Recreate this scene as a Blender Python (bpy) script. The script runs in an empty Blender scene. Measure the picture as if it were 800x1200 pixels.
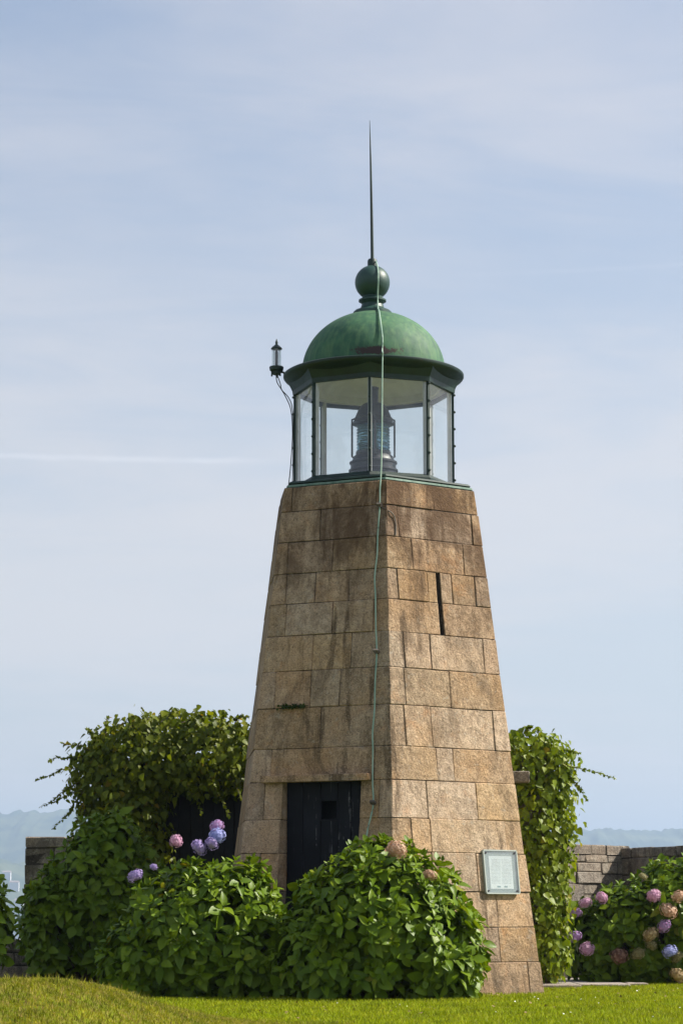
import bpy, bmesh, math, random
import numpy as np
from mathutils import Vector, Matrix, noise

R = math.radians
scene = bpy.context.scene
C = scene.collection
random.seed(7)
rng = np.random.default_rng(11)

# ------------------------------------------------------------------ camera
CAM_Z = 0.809
PITCH = math.atan(483 / 2800)
cam_data = bpy.data.cameras.new('camera')
cam = bpy.data.objects.new('camera', cam_data)
C.objects.link(cam)
cam.location = (0, 0, CAM_Z)
cam.rotation_euler = (math.pi / 2 + PITCH, 0, 0)
cam_data.sensor_fit = 'VERTICAL'
cam_data.sensor_height = 36
cam_data.lens = 84.0
cam_data.clip_start = 0.1
cam_data.clip_end = 30000
scene.camera = cam

# ------------------------------------------------------------------ light
SUN_EL, SUN_AZ = R(42), R(-5)            # azimuth measured from +X, positive towards the camera
world = bpy.data.worlds.new('World')
scene.world = world
world.use_nodes = True
sun_data = bpy.data.lights.new('sun', 'SUN')
sun_data.energy = 5.0
sun_data.angle = R(0.55)
sun_data.color = (1.0, 0.93, 0.82)
sun = bpy.data.objects.new('sun', sun_data)
C.objects.link(sun)
sdir = Vector((math.cos(SUN_EL) * math.cos(SUN_AZ), -math.cos(SUN_EL) * math.sin(SUN_AZ), math.sin(SUN_EL)))
sun.rotation_euler = (-sdir).to_track_quat('-Z', 'Y').to_euler()
sun.location = (20, 10, 30)

scene.view_settings.view_transform = 'Standard'
scene.view_settings.look = 'None'
scene.view_settings.exposure = 0.80
scene.view_settings.gamma = 1
scene.view_settings.use_curve_mapping = False
scene.cycles.volume_bounces = 0
scene.cycles.transparent_max_bounces = 24
scene.cycles.max_bounces = 8


# ------------------------------------------------------------------ node helpers
class NT:
    def __init__(self, tree):
        self.t = tree; self.n = tree.nodes; self.l = tree.links
    def new(self, typ, **kw):
        nd = self.n.new(typ)
        for k, v in kw.items():
            if k == 'inp':
                for a, b in v.items():
                    if hasattr(b, 'is_linked'): self.l.new(b, nd.inputs[a])
                    else: nd.inputs[a].default_value = b
            else: setattr(nd, k, v)
        return nd
    def math(self, op, a, b=0.0, c=None, clamp=False):
        nd = self.n.new('ShaderNodeMath'); nd.operation = op; nd.use_clamp = clamp
        for i, v in enumerate((a, b) if c is None else (a, b, c)):
            if hasattr(v, 'is_linked'): self.l.new(v, nd.inputs[i])
            else: nd.inputs[i].default_value = v
        return nd.outputs[0]
    def mix(self, fac, a, b, mode='MIX'):
        nd = self.n.new('ShaderNodeMixRGB'); nd.blend_type = mode
        for i, v in enumerate((fac, a, b)):
            if hasattr(v, 'is_linked'): self.l.new(v, nd.inputs[i])
            elif i == 0: nd.inputs[0].default_value = v
            else: nd.inputs[i].default_value = (*v, 1)
        return nd.outputs[0]
    def noise(self, vec, scale, detail=4, rough=0.55, dist=0.0):
        nd = self.n.new('ShaderNodeTexNoise')
        if vec is not None: self.l.new(vec, nd.inputs['Vector'])
        nd.inputs['Scale'].default_value = scale; nd.inputs['Detail'].default_value = detail
        nd.inputs['Roughness'].default_value = rough; nd.inputs['Distortion'].default_value = dist
        return nd.outputs['Fac']
    def ramp(self, fac, stops):
        nd = self.n.new('ShaderNodeValToRGB'); self.l.new(fac, nd.inputs[0])
        e = nd.color_ramp.elements
        while len(e) < len(stops): e.new(0.5)
        for i, (p, c) in enumerate(stops):
            e[i].position = p
            e[i].color = (c, c, c, 1) if isinstance(c, (int, float)) else (*c, 1)
        return nd.outputs[0]
    def smooth(self, v, lo, hi):
        nd = self.n.new('ShaderNodeMapRange'); nd.interpolation_type = 'SMOOTHSTEP'
        self.l.new(v, nd.inputs[0]); nd.inputs[1].default_value = lo; nd.inputs[2].default_value = hi
        return nd.outputs[0]
    def mapping(self, vec, scale=(1, 1, 1), loc=(0, 0, 0), rot=(0, 0, 0)):
        nd = self.n.new('ShaderNodeMapping'); self.l.new(vec, nd.inputs[0])
        nd.inputs['Scale'].default_value = scale; nd.inputs['Location'].default_value = loc
        nd.inputs['Rotation'].default_value = rot
        return nd.outputs[0]
    def bump(self, h, strength, dist):
        nd = self.n.new('ShaderNodeBump'); self.l.new(h, nd.inputs['Height'])
        nd.inputs['Strength'].default_value = strength; nd.inputs['Distance'].default_value = dist
        return nd.outputs[0]


def material(name):
    m = bpy.data.materials.new(name); m.use_nodes = True
    nt = NT(m.node_tree)
    b = nt.n['Principled BSDF']
    return m, nt, b


# ------------------------------------------------------------------ sky
def build_sky():
    nt = NT(world.node_tree)
    bg = nt.n['Background']
    bg.inputs['Strength'].default_value = 0.088
    sky = nt.new('ShaderNodeTexSky', sky_type='NISHITA')
    sky.sun_disc = False
    sky.sun_elevation = SUN_EL
    sky.sun_rotation = math.pi / 2 + SUN_AZ
    sky.altitude = 10; sky.air_density = 1.0; sky.dust_density = 1.6; sky.ozone_density = 1.4
    tc = nt.new('ShaderNodeTexCoord')
    d = tc.outputs['Generated']
    sep = nt.new('ShaderNodeSeparateXYZ'); nt.l.new(d, sep.inputs[0])
    z = sep.outputs[2]
    # cloud layer: the view direction carried onto a flat veil high above, so it runs together at the horizon
    zz = nt.math('ADD', nt.math('MAXIMUM', z, 0.0), 0.10)
    cx = nt.math('DIVIDE', sep.outputs[0], zz); cy = nt.math('DIVIDE', sep.outputs[1], zz)
    cmb = nt.new('ShaderNodeCombineXYZ'); nt.l.new(cx, cmb.inputs[0]); nt.l.new(cy, cmb.inputs[1])
    v1 = nt.mapping(cmb.outputs[0], scale=(0.55, 0.62, 1), rot=(0, 0, R(14)), loc=(2.3, 0.7, 0))
    v2 = nt.mapping(cmb.outputs[0], scale=(1.5, 2.6, 1), rot=(0, 0, R(10)), loc=(5.1, 1.9, 0))
    n1 = nt.noise(v1, 1.0, 6, 0.58, 0.6)
    n2 = nt.noise(v2, 1.3, 8, 0.62, 0.8)
    cov = nt.math('ADD', nt.math('MULTIPLY', n1, 0.72), nt.math('MULTIPLY', n2, 0.28))
    veil = nt.smooth(cov, 0.38, 0.64)
    # thin veil everywhere, thicker towards the horizon where one looks through more of it
    low = nt.smooth(z, 0.42, 0.02)
    amt = nt.math('ADD', nt.math('ADD', nt.math('MULTIPLY', veil, 0.50), 0.13), nt.math('MULTIPLY', low, 0.36), clamp=True)
    col = nt.mix(nt.math('MULTIPLY', amt, 0.82), sky.outputs[0], (5.85, 5.45, 5.30))
    col = nt.mix(nt.math('MULTIPLY', low, 0.30), col, (5.35, 5.0, 4.65))
    # one straight contrail and a fainter one
    def trail(h0, slope, w, xa, xb, amount, src):
        line = nt.math('SUBTRACT', nt.math('ADD', h0, nt.math('MULTIPLY', sep.outputs[0], slope)), z)
        wob = nt.math('MULTIPLY', nt.math('SUBTRACT', nt.noise(nt.mapping(d, scale=(9, 9, 9)), 8, 3), 0.5), w * 0.8)
        band = nt.smooth(nt.math('ABSOLUTE', nt.math('ADD', line, wob)), w, 0.0)
        ends = nt.math('MULTIPLY', nt.smooth(sep.outputs[0], xb, xa), nt.smooth(sep.outputs[1], 0.0, 0.2))
        br = nt.ramp(nt.noise(nt.mapping(d, scale=(30, 1, 1)), 1.2, 4), [(0.3, 0.55), (0.65, 1.0)])
        f = nt.math('MULTIPLY', nt.math('MULTIPLY', band, ends), nt.math('MULTIPLY', br, amount))
        return nt.mix(f, src, (6.6, 6.6, 6.8))
    col = trail(0.1908, -0.003, 0.0020, -0.060, -0.015, 0.38, col)
    col = trail(0.265, 0.02, 0.0016, 0.13, 0.02, 0.10, col)
    nt.l.new(col, bg.inputs['Color'])


build_sky()


# ------------------------------------------------------------------ mesh helpers
def mesh_from(name, verts, faces, smooth=False):
    me = bpy.data.meshes.new(name)
    me.from_pydata([tuple(map(float, v)) for v in verts], [], [tuple(int(i) for i in f) for f in faces])
    if smooth: me.polygons.foreach_set('use_smooth', [True] * len(me.polygons))
    me.update()
    return me


def mesh_np(name, V, quads=None, tris=None, smooth=False):
    """fast path for many loose pieces"""
    me = bpy.data.meshes.new(name)
    loops = []; starts = []; tot = []; off = 0
    parts = []
    if quads is not None and len(quads): parts.append((quads, 4))
    if tris is not None and len(tris): parts.append((tris, 3))
    nl = sum(len(a) * k for a, k in parts); nf = sum(len(a) for a, k in parts)
    me.vertices.add(len(V)); me.vertices.foreach_set('co', np.asarray(V, dtype=np.float32).ravel())
    me.loops.add(nl); me.polygons.add(nf)
    li = np.concatenate([np.asarray(a, dtype=np.int32).ravel() for a, k in parts])
    ls = np.concatenate([np.arange(len(a), dtype=np.int32) * k + o for (a, k), o in
                         zip(parts, np.cumsum([0] + [len(a) * k for a, k in parts])[:-1])])
    me.loops.foreach_set('vertex_index', li)
    me.polygons.foreach_set('loop_start', ls.astype(np.int32))
    if smooth: me.polygons.foreach_set('use_smooth', np.ones(nf, dtype=bool))
    me.update(calc_edges=True)
    me.validate()
    return me


def link(name, me, mat=None, parent=None, label=None):
    o = bpy.data.objects.new(name, me)
    C.objects.link(o)
    if mat is not None and len(me.materials) == 0: me.materials.append(mat)
    if parent is not None: o.parent = parent
    if label: o['label'] = label
    return o


def tag(o, label=None, cat=None, group=None, kind=None):
    if label: o['label'] = label
    if cat: o['category'] = cat
    if group: o['group'] = group
    if kind: o['kind'] = kind
    return o


def thing(name, loc, label, cat, group=None):
    o = bpy.data.objects.new(name, None); C.objects.link(o)
    o.location = loc; o.empty_display_size = 0.2
    return tag(o, label, cat, group)


def child(name, me, mat, parent, label=None):
    """mesh given in world coordinates, parented to something that may stand elsewhere"""
    o = link(name, me, mat, parent, label)
    w = Vector((0, 0, 0)); p = parent
    while p is not None:
        w += p.location; p = p.parent
    o.location = -w
    return o


class MB:
    """collects shapes into one mesh (world coordinates)"""
    def __init__(self): self.v = []; self.f = []
    def add(self, v, f):
        o = len(self.v); self.v += [tuple(p) for p in v]; self.f += [tuple(i + o for i in q) for q in f]
        return self
    def box8(self, p):   # p: 4 bottom corners ccw, 4 top corners
        return self.add(p, [(3, 2, 1, 0), (4, 5, 6, 7), (0, 1, 5, 4), (1, 2, 6, 5), (2, 3, 7, 6), (3, 0, 4, 7)])
    def box(self, a, b):
        x0, y0, z0 = a; x1, y1, z1 = b
        return self.box8([(x0, y0, z0), (x1, y0, z0), (x1, y1, z0), (x0, y1, z0), (x0, y0, z1), (x1, y0, z1), (x1, y1, z1), (x0, y1, z1)])
    def lathe(self, prof, c, seg=32, rot=0.0, close=True):
        n = len(prof); v = []; f = []
        for r, z in prof:
            for k in range(seg):
                a = rot + 2 * math.pi * k / seg
                v.append((c[0] + r * math.sin(a), c[1] - r * math.cos(a), c[2] + z))
        for i in range(n - 1):
            for k in range(seg):
                k2 = (k + 1) % seg
                f.append((i * seg + k, i * seg + k2, (i + 1) * seg + k2, (i + 1) * seg + k))
        if close:
            if prof[0][0] > 1e-6: f.append(tuple(reversed(range(seg))))
            if prof[-1][0] > 1e-6: f.append(tuple((n - 1) * seg + k for k in range(seg)))
        return self.add(v, f)
    def tube(self, pts, r, seg=8):
        pts = [Vector(p) for p in pts]; n = len(pts); v = []; f = []
        rr = r if isinstance(r, (list, tuple)) else [r] * n
        up = Vector((0.13, 0.21, 1)).normalized()
        for i, p in enumerate(pts):
            t = (pts[min(i + 1, n - 1)] - pts[max(i - 1, 0)]).normalized()
            a = t.cross(up)
            if a.length < 0.2: a = t.cross(Vector((1, 0.2, 0)))
            a.normalize(); b = t.cross(a)
            for k in range(seg):
                w = 2 * math.pi * k / seg
                v.append(p + (a * math.cos(w) + b * math.sin(w)) * rr[i])
        for i in range(n - 1):
            for k in range(seg):
                k2 = (k + 1) % seg
                f.append((i * seg + k, i * seg + k2, (i + 1) * seg + k2, (i + 1) * seg + k))
        f.append(tuple(reversed(range(seg)))); f.append(tuple((n - 1) * seg + k for k in range(seg)))
        return self.add(v, f)
    def sphere(self, c, r, seg=12, rings=8):
        prof = [(max(r * math.sin(math.pi * i / rings), 1e-7), -r * math.cos(math.pi * i / rings)) for i in range(rings + 1)]
        return self.lathe(prof, c, seg, close=False)
    def mesh(self, name, smooth=False, bevel=0.0, segs=1, jitter=0.0):
        bm = bmesh.new()
        vs = [bm.verts.new(p) for p in self.v]
        for q in self.f:
            try: bm.faces.new([vs[i] for i in q])
            except ValueError: pass
        bmesh.ops.remove_doubles(bm, verts=bm.verts, dist=1e-6)
        bmesh.ops.recalc_face_normals(bm, faces=bm.faces)
        if bevel:
            bmesh.ops.bevel(bm, geom=list(bm.edges), offset=bevel, segments=segs, affect='EDGES', profile=0.6)
        if jitter:
            for v in bm.verts: v.co += Vector((random.uniform(-1, 1), random.uniform(-1, 1), random.uniform(-1, 1))) * jitter
        me = bpy.data.meshes.new(name); bm.to_mesh(me); bm.free()
        if smooth:
            me.polygons.foreach_set('use_smooth', [True] * len(me.polygons))
            try: me.set_sharp_from_angle(angle=R(38))
            except Exception: pass
        return me


# ------------------------------------------------------------------ materials
def stone_material(name, light, dark, warm, rust_z=None, contrast=1.0, lichen=0.5):
    m, nt, b = material(name)
    tc = nt.new('ShaderNodeTexCoord'); g = nt.new('ShaderNodeNewGeometry')
    P = g.outputs['Position']
    rnd = nt.new('ShaderNodeObjectInfo').outputs['Random']
    big = nt.noise(P, 1.7, 5, 0.6, 0.3)
    mid = nt.noise(P, 8.5, 6, 0.68, 0.2)
    fine = nt.noise(P, 34, 6, 0.80)
    streak = nt.noise(nt.mapping(P, scale=(7.5, 7.5, 0.55)), 1.0, 5, 0.62, 0.25)
    col = nt.mix(nt.smooth(mid, 0.33, 0.68), dark, light)
    col = nt.mix(nt.math('MULTIPLY', nt.smooth(big, 0.40, 0.66), 0.75), col, warm)
    col = nt.mix(nt.math('MULTIPLY', nt.smooth(nt.noise(nt.mapping(P, loc=(5, 1, 8)), 3.6, 5, 0.7, 0.4), 0.55, 0.70), 0.5), col, [min(1, warm[0] * 1.15), warm[1] * .92, warm[2] * .7])
    # each block came out of the quarry a little different
    hsv = nt.new('ShaderNodeHueSaturation'); nt.l.new(col, hsv.inputs['Color'])
    nt.l.new(nt.math('MULTIPLY_ADD', rnd, 0.34, 0.84), hsv.inputs['Value'])
    nt.l.new(nt.math('MULTIPLY_ADD', nt.math('FRACT', nt.math('MULTIPLY', rnd, 7.31)), 0.28, 0.76), hsv.inputs['Saturation'])
    nt.l.new(nt.math('MULTIPLY_ADD', nt.math('FRACT', nt.math('MULTIPLY', rnd, 13.7)), 0.008, 0.496), hsv.inputs['Hue'])
    col = hsv.outputs[0]
    # granite grain: pale feldspar and dark mica
    col = nt.mix(nt.math('MULTIPLY', nt.smooth(fine, 0.54, 0.72), 0.55 * contrast), col, [min(1, c * 1.55) for c in light])
    col = nt.mix(nt.math('MULTIPLY', nt.smooth(fine, 0.46, 0.28), 0.70 * contrast), col, [c * 0.38 for c in dark])
    # rain streaks and soot
    wide = nt.noise(P, 0.9, 3)
    st = nt.math('MULTIPLY', nt.smooth(streak, 0.50, 0.66), nt.math('MULTIPLY', nt.smooth(wide, 0.35, 0.6), 0.85 * contrast))
    col = nt.mix(st, col, [c * 0.30 for c in dark])
    pits = nt.noise(P, 15, 7, 0.8, 0.5)
    pep = nt.noise(nt.mapping(P, loc=(1.7, 4.1, 2.2)), 62, 3, 0.7)
    col = nt.mix(nt.math('MULTIPLY', nt.smooth(pep, 0.54, 0.64), 0.62 * contrast), col, [c * 0.34 for c in dark])
    col = nt.mix(nt.math('MULTIPLY', nt.smooth(pep, 0.44, 0.34), 0.45 * contrast), col, [min(1, c * 1.45) for c in light])
    grime = nt.noise(nt.mapping(P, scale=(1.0, 1.0, 0.45), loc=(6, 3, 2)), 2.3, 6, 0.72, 0.6)
    col = nt.mix(nt.math('MULTIPLY', nt.smooth(grime, 0.50, 0.66), 0.55 * contrast), col, [c * 0.42 for c in dark])
    col = nt.mix(nt.math('MULTIPLY', nt.smooth(pits, 0.56, 0.70), lichen), col, (0.035, 0.030, 0.024))
    col = nt.mix(nt.math('MULTIPLY', nt.smooth(nt.noise(nt.mapping(P, loc=(3, 7, 1)), 11, 7, 0.8, 0.5), 0.56, 0.66), lichen * 0.7), col, (0.46, 0.42, 0.35))
    if rust_z is not None:
        z = nt.new('ShaderNodeSeparateXYZ', inp={0: P}).outputs[2]
        k = nt.smooth(nt.math('ADD', z, nt.math('MULTIPLY', streak, 1.6)), rust_z[0] + 0.8, rust_z[1] + 0.8)
        k = nt.math('MULTIPLY', k, nt.math('MULTIPLY_ADD', nt.smooth(grime, 0.38, 0.58), 0.66, 0.20))
        col = nt.mix(k, col, (0.085, 0.046, 0.024))
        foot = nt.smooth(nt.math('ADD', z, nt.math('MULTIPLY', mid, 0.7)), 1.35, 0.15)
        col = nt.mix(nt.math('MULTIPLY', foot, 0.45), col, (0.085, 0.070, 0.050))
    nt.l.new(col, b.inputs['Base Color'])
    b.inputs['Roughness'].default_value = 0.92
    b.inputs['Specular IOR Level'].default_value = 0.25
    h = nt.math('ADD', nt.math('MULTIPLY', fine, 0.45), nt.math('ADD', nt.math('MULTIPLY', mid, 0.9), nt.math('MULTIPLY', pits, 0.55)))
    nt.l.new(nt.bump(h, 0.85, 0.03), b.inputs['Normal'])
    return m


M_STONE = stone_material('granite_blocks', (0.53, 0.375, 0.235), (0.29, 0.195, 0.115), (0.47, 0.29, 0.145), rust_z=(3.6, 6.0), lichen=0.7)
M_MORTAR = stone_material('mortar', (0.15, 0.12, 0.09), (0.045, 0.036, 0.028), (0.09, 0.07, 0.055))
M_WALLSTONE = stone_material('grey_wall_stone', (0.33, 0.29, 0.235), (0.15, 0.125, 0.10), (0.26, 0.20, 0.15), contrast=1.1, lichen=0.75)
M_PATH = stone_material('path_stone', (0.44, 0.39, 0.33), (0.28, 0.24, 0.20), (0.36, 0.31, 0.25), contrast=0.5, lichen=0.25)


def paint_material(name, col, dark, rust=0.25, rough=0.45, pale=None, scrape=None):
    m, nt, b = material(name)
    P = nt.new('ShaderNodeNewGeometry').outputs['Position']
    n = nt.noise(P, 3.2, 6, 0.65, 0.4); n2 = nt.noise(P, 14, 6, 0.7)
    st = nt.noise(nt.mapping(P, scale=(16, 16, 1.1)), 1, 5, 0.6)
    c = nt.mix(nt.smooth(n, 0.3, 0.7), dark, col)
    if pale: c = nt.mix(nt.math('MULTIPLY', nt.smooth(st, 0.38, 0.78), 0.6), c, pale)
    c = nt.mix(nt.math('MULTIPLY', nt.smooth(n2, 0.62, 0.72), 0.5), c, [x * 0.4 for x in dark])
    c = nt.mix(nt.math('MULTIPLY', nt.smooth(nt.noise(nt.mapping(P, loc=(9, 2, 4)), 7, 8, 0.75), 0.63, 0.69), rust), c, (0.055, 0.028, 0.018))
    if scrape:
        dv = nt.new('ShaderNodeVectorMath', operation='SUBTRACT'); nt.l.new(P, dv.inputs[0]); dv.inputs[1].default_value = scrape
        ln = nt.new('ShaderNodeVectorMath', operation='LENGTH'); nt.l.new(nt.mapping(dv.outputs[0], scale=(1, .3, 5.5)), ln.inputs[0])
        k = nt.smooth(nt.math('ADD', ln.outputs['Value'], nt.math('MULTIPLY', nt.math('SUBTRACT', nt.noise(P, 18, 6, .75), .5), .9)), .34, .22)
        c = nt.mix(k, c, (.035, .018, .014))
    nt.l.new(c, b.inputs['Base Color'])
    nt.l.new(nt.math('MULTIPLY_ADD', n2, 0.3, rough - 0.1), b.inputs['Roughness'])
    nt.l.new(nt.bump(nt.math('ADD', n2, n), 0.25, 0.01), b.inputs['Normal'])
    return m


M_GREEN = paint_material('weathered_green_paint', (0.040, 0.135, 0.060), (0.018, 0.078, 0.042), rust=0.5, rough=0.66, pale=(0.115, 0.225, 0.085), scrape=(0.42, 28.62, 7.76))
M_GREEN_DARK = paint_material('dark_green_paint', (0.007, 0.030, 0.020), (0.004, 0.017, 0.012), rust=0.5, rough=0.45)
M_BALL = paint_material('grey_green_paint', (0.022, 0.068, 0.052), (0.012, 0.042, 0.034), rust=0.15, rough=0.42)
M_COPPER = paint_material('verdigris', (0.13, 0.22, 0.165), (0.05, 0.11, 0.08), rust=0.8, rough=0.65, pale=(0.24, 0.33, 0.27))
M_CABLE = paint_material('pale_green_cable', (0.34, 0.46, 0.37), (0.20, 0.33, 0.26), rust=0.5, rough=0.6)
M_WHITE = paint_material('old_white_paint', (0.60, 0.58, 0.56), (0.46, 0.44, 0.43), rust=0.10, rough=0.55)
M_SOFFIT = paint_material('grey_ceiling_paint', (0.78, 0.74, 0.71), (0.64, 0.60, 0.58), rust=0.10, rough=0.7)
M_LAMP = paint_material('dark_lamp_metal', (0.034, 0.031, 0.040), (0.020, 0.019, 0.025), rust=0.3, rough=0.4)
M_CLAMP = paint_material('rusty_clamp', (0.22, 0.19, 0.16), (0.05, 0.035, 0.025), rust=1.0, rough=0.7)
M_BLACKCABLE = paint_material('black_cable', (0.02, 0.024, 0.026), (0.012, 0.014, 0.016), rust=0.0, rough=0.5)


def door_material():
    m, nt, b = material('worn_navy_paint')
    P = nt.new('ShaderNodeNewGeometry').outputs['Position']
    rnd = nt.new('ShaderNodeObjectInfo').outputs['Random']
    off = nt.new('ShaderNodeVectorMath', operation='ADD'); nt.l.new(P, off.inputs[0])
    cb = nt.new('ShaderNodeCombineXYZ'); nt.l.new(nt.math('MULTIPLY', rnd, 37.0), cb.inputs[2]); nt.l.new(cb.outputs[0], off.inputs[1])
    V = off.outputs[0]
    grain = nt.noise(nt.mapping(V, scale=(38, 38, 1.3)), 1, 5, 0.6)
    patch = nt.noise(V, 2.6, 4, 0.6)
    c = nt.mix(nt.smooth(patch, 0.35, 0.7), (0.006, 0.0065, 0.010), (0.012, 0.013, 0.019))
    chips = nt.math('MULTIPLY', nt.smooth(grain, 0.60, 0.67), nt.smooth(nt.noise(V, 6.5, 5, 0.7), 0.50, 0.58))
    c = nt.mix(nt.math('MULTIPLY', chips, 0.8), c, (0.20, 0.20, 0.21))
    nt.l.new(c, b.inputs['Base Color']); b.inputs['Roughness'].default_value = 0.62; b.inputs['Specular IOR Level'].default_value = 0.15
    nt.l.new(nt.bump(grain, 0.35, 0.006), b.inputs['Normal'])
    return m


M_DOOR = door_material()


def glass_material(name, dirt=0.06, tint=(0.93, 0.96, 0.95), ior=1.45):
    """single clear sheet: fresnel reflection over clear transmission, with a film of dust"""
    m, nt, b = material(name)
    nt.n.remove(b)
    out = nt.n['Material Output']
    P = nt.new('ShaderNodeNewGeometry').outputs['Position']
    gg = nt.new('ShaderNodeNewGeometry')
    dt = nt.new('ShaderNodeVectorMath', operation='DOT_PRODUCT'); nt.l.new(gg.outputs['Normal'], dt.inputs[0]); nt.l.new(gg.outputs['Incoming'], dt.inputs[1])
    r0 = ((ior - 1) / (ior + 1)) ** 2
    fres = nt.math('MULTIPLY_ADD', nt.math('POWER', nt.math('SUBTRACT', 1.0, nt.math('ABSOLUTE', dt.outputs['Value'])), 5.0), 1 - r0, 2 * r0, clamp=True)
    tr = nt.new('ShaderNodeBsdfTransparent', inp={0: (*tint, 1)})
    gl = nt.new('ShaderNodeBsdfGlossy', inp={0: (1, 1, 1, 1), 1: 0.02})
    df = nt.new('ShaderNodeBsdfDiffuse', inp={0: (0.6, 0.62, 0.64, 1)})
    mx = nt.new('ShaderNodeMixShader', inp={0: fres, 1: tr.outputs[0], 2: gl.outputs[0]})
    dn = nt.math('MULTIPLY', nt.math('ADD', nt.smooth(nt.noise(P, 3.0, 6, 0.65), 0.35, 0.75), 0.35), dirt)
    m2 = nt.new('ShaderNodeMixShader', inp={0: dn, 1: mx.outputs[0], 2: df.outputs[0]})
    nt.l.new(m2.outputs[0], out.inputs[0])
    return m


M_GLASS = glass_material('lantern_glass', 0.045)
M_CLEAR = glass_material('beacon_glass', 0.12)
M_PLAQUEGLASS = glass_material('plaque_glass', 0.16, tint=(0.93, 0.955, 0.95))


def lens_material():
    m, nt, b = material('fresnel_lens_glass')
    P = nt.new('ShaderNodeNewGeometry').outputs['Position']
    b.inputs['Base Color'].default_value = (0.30, 0.52, 0.62, 1)
    b.inputs['Roughness'].default_value = 0.08
    b.inputs['Transmission Weight'].default_value = 0.75
    b.inputs['IOR'].default_value = 1.48
    return m


M_LENS = lens_material()


def leaf_material(name, cols, gloss=0.36, trans=0.30, vein=True):
    """cols: dark, mid, bright, odd"""
    m, nt, b = material(name)
    out = nt.n['Material Output']
    g = nt.new('ShaderNodeNewGeometry')
    P = g.outputs['Position']
    rnd = nt.math('FRACT', nt.math('ADD', g.outputs['Random Per Island'],
                                   nt.math('MULTIPLY', nt.new('ShaderNodeObjectInfo').outputs['Random'], 3.7)))
    c = nt.ramp(rnd, [(0.0, cols[0]), (0.45, cols[1]), (0.90, cols[2]), (0.975, cols[2]), (1.0, cols[3])])
    clump = nt.noise(P, 2.4, 3)
    c = nt.mix(nt.math('MULTIPLY', nt.smooth(clump, 0.35, 0.68), 0.45), c, cols[2])
    blotch = nt.noise(P, 30, 3)
    c = nt.mix(nt.math('MULTIPLY', nt.smooth(blotch, 0.45, 0.75), 0.35), c, cols[0])
    back = nt.mix(0.45, c, [cols[1][0] * 1.5 + .018, cols[1][1] * 1.5 + .022, cols[1][2] * 1.5 + .004])
    c = nt.mix(g.outputs['Backfacing'], c, back)
    nt.l.new(c, b.inputs['Base Color'])
    b.inputs['Roughness'].default_value = gloss
    b.inputs['Specular IOR Level'].default_value = 0.21
    nt.l.new(nt.bump(blotch, 0.3, 0.006), b.inputs['Normal'])
    tl = nt.new('ShaderNodeBsdfTranslucent')
    nt.l.new(nt.mix(1.0, c, (1.55, 1.6, 0.55), 'MULTIPLY'), tl.inputs[0])
    mx = nt.new('ShaderNodeMixShader', inp={0: trans})
    nt.l.new(b.outputs[0], mx.inputs[1]); nt.l.new(tl.outputs[0], mx.inputs[2])
    nt.l.new(mx.outputs[0], out.inputs[0])
    return m


M_HYD = leaf_material('hydrangea_leaf', [(0.028, 0.060, 0.003), (0.074, 0.132, 0.004), (0.180, 0.235, 0.006), (0.30, 0.22, 0.02)], gloss=0.42, trans=0.20)
M_IVY = leaf_material('creeper_leaf', [(0.024, 0.040, 0.003), (0.070, 0.098, 0.004), (0.210, 0.215, 0.008), (0.36, 0.16, 0.02)], gloss=0.46)
M_VINE = leaf_material('ivy_leaf', [(0.040, 0.074, 0.003), (0.100, 0.148, 0.004), (0.235, 0.255, 0.007), (0.38, 0.23, 0.02)], gloss=0.45)
M_STEM = paint_material('brown_stem', (0.10, 0.07, 0.04), (0.05, 0.035, 0.02), rust=0, rough=0.8)
M_DARKWOOD = paint_material('black_stained_wood', (0.012, 0.013, 0.016), (0.007, 0.007, 0.009), rust=0.0, rough=0.75)
M_MOSS = leaf_material('moss', [(0.012, 0.024, 0.008), (0.03, 0.05, 0.012), (0.05, 0.08, 0.016), (0.06, 0.08, 0.02)], gloss=0.8)


def grass_material(name, a, b_, c_, scale):
    m, nt, b = material(name)
    out = nt.n['Material Output']
    g = nt.new('ShaderNodeNewGeometry'); P = g.outputs['Position']
    n = nt.noise(P, scale, 5, 0.65, 0.4); n2 = nt.noise(P, scale * 6, 4, 0.6)
    c = nt.mix(nt.smooth(n, 0.36, 0.66), a, b_)
    c = nt.mix(nt.math('MULTIPLY', nt.smooth(n2, 0.48, 0.64), 0.75), c, c_)
    n3 = nt.noise(nt.mapping(P, loc=(4, 9, 2)), scale * 2.2, 5, 0.7)
    c = nt.mix(nt.math('MULTIPLY', nt.smooth(n3, 0.52, 0.64), 0.7), c, [x * .36 for x in a])
    v = nt.math('MULTIPLY_ADD', g.outputs['Random Per Island'], 0.9, 0.65)
    hs = nt.new('ShaderNodeHueSaturation'); nt.l.new(c, hs.inputs['Color']); nt.l.new(v, hs.inputs['Value'])
    nt.l.new(hs.outputs[0], b.inputs['Base Color'])
    b.inputs['Roughness'].default_value = 0.6; b.inputs['Specular IOR Level'].default_value = 0.12
    tl = nt.new('ShaderNodeBsdfTranslucent'); nt.l.new(hs.outputs[0], tl.inputs[0])
    mx = nt.new('ShaderNodeMixShader', inp={0: 0.35, 1: b.outputs[0], 2: tl.outputs[0]})
    nt.l.new(mx.outputs[0], out.inputs[0])
    return m


M_LAWN = grass_material('lawn_grass', (0.21, 0.275, 0.004), (0.27, 0.315, 0.005), (0.31, 0.30, 0.015), 1.1)
M_MOUND = grass_material('mound_grass', (0.13, 0.165, 0.006), (0.29, 0.27, 0.012), (0.38, 0.27, 0.10), 3.4)
M_SOIL = grass_material('turf', (0.15, 0.19, 0.005), (0.19, 0.22, 0.006), (0.20, 0.17, 0.03), 1.6)


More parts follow.
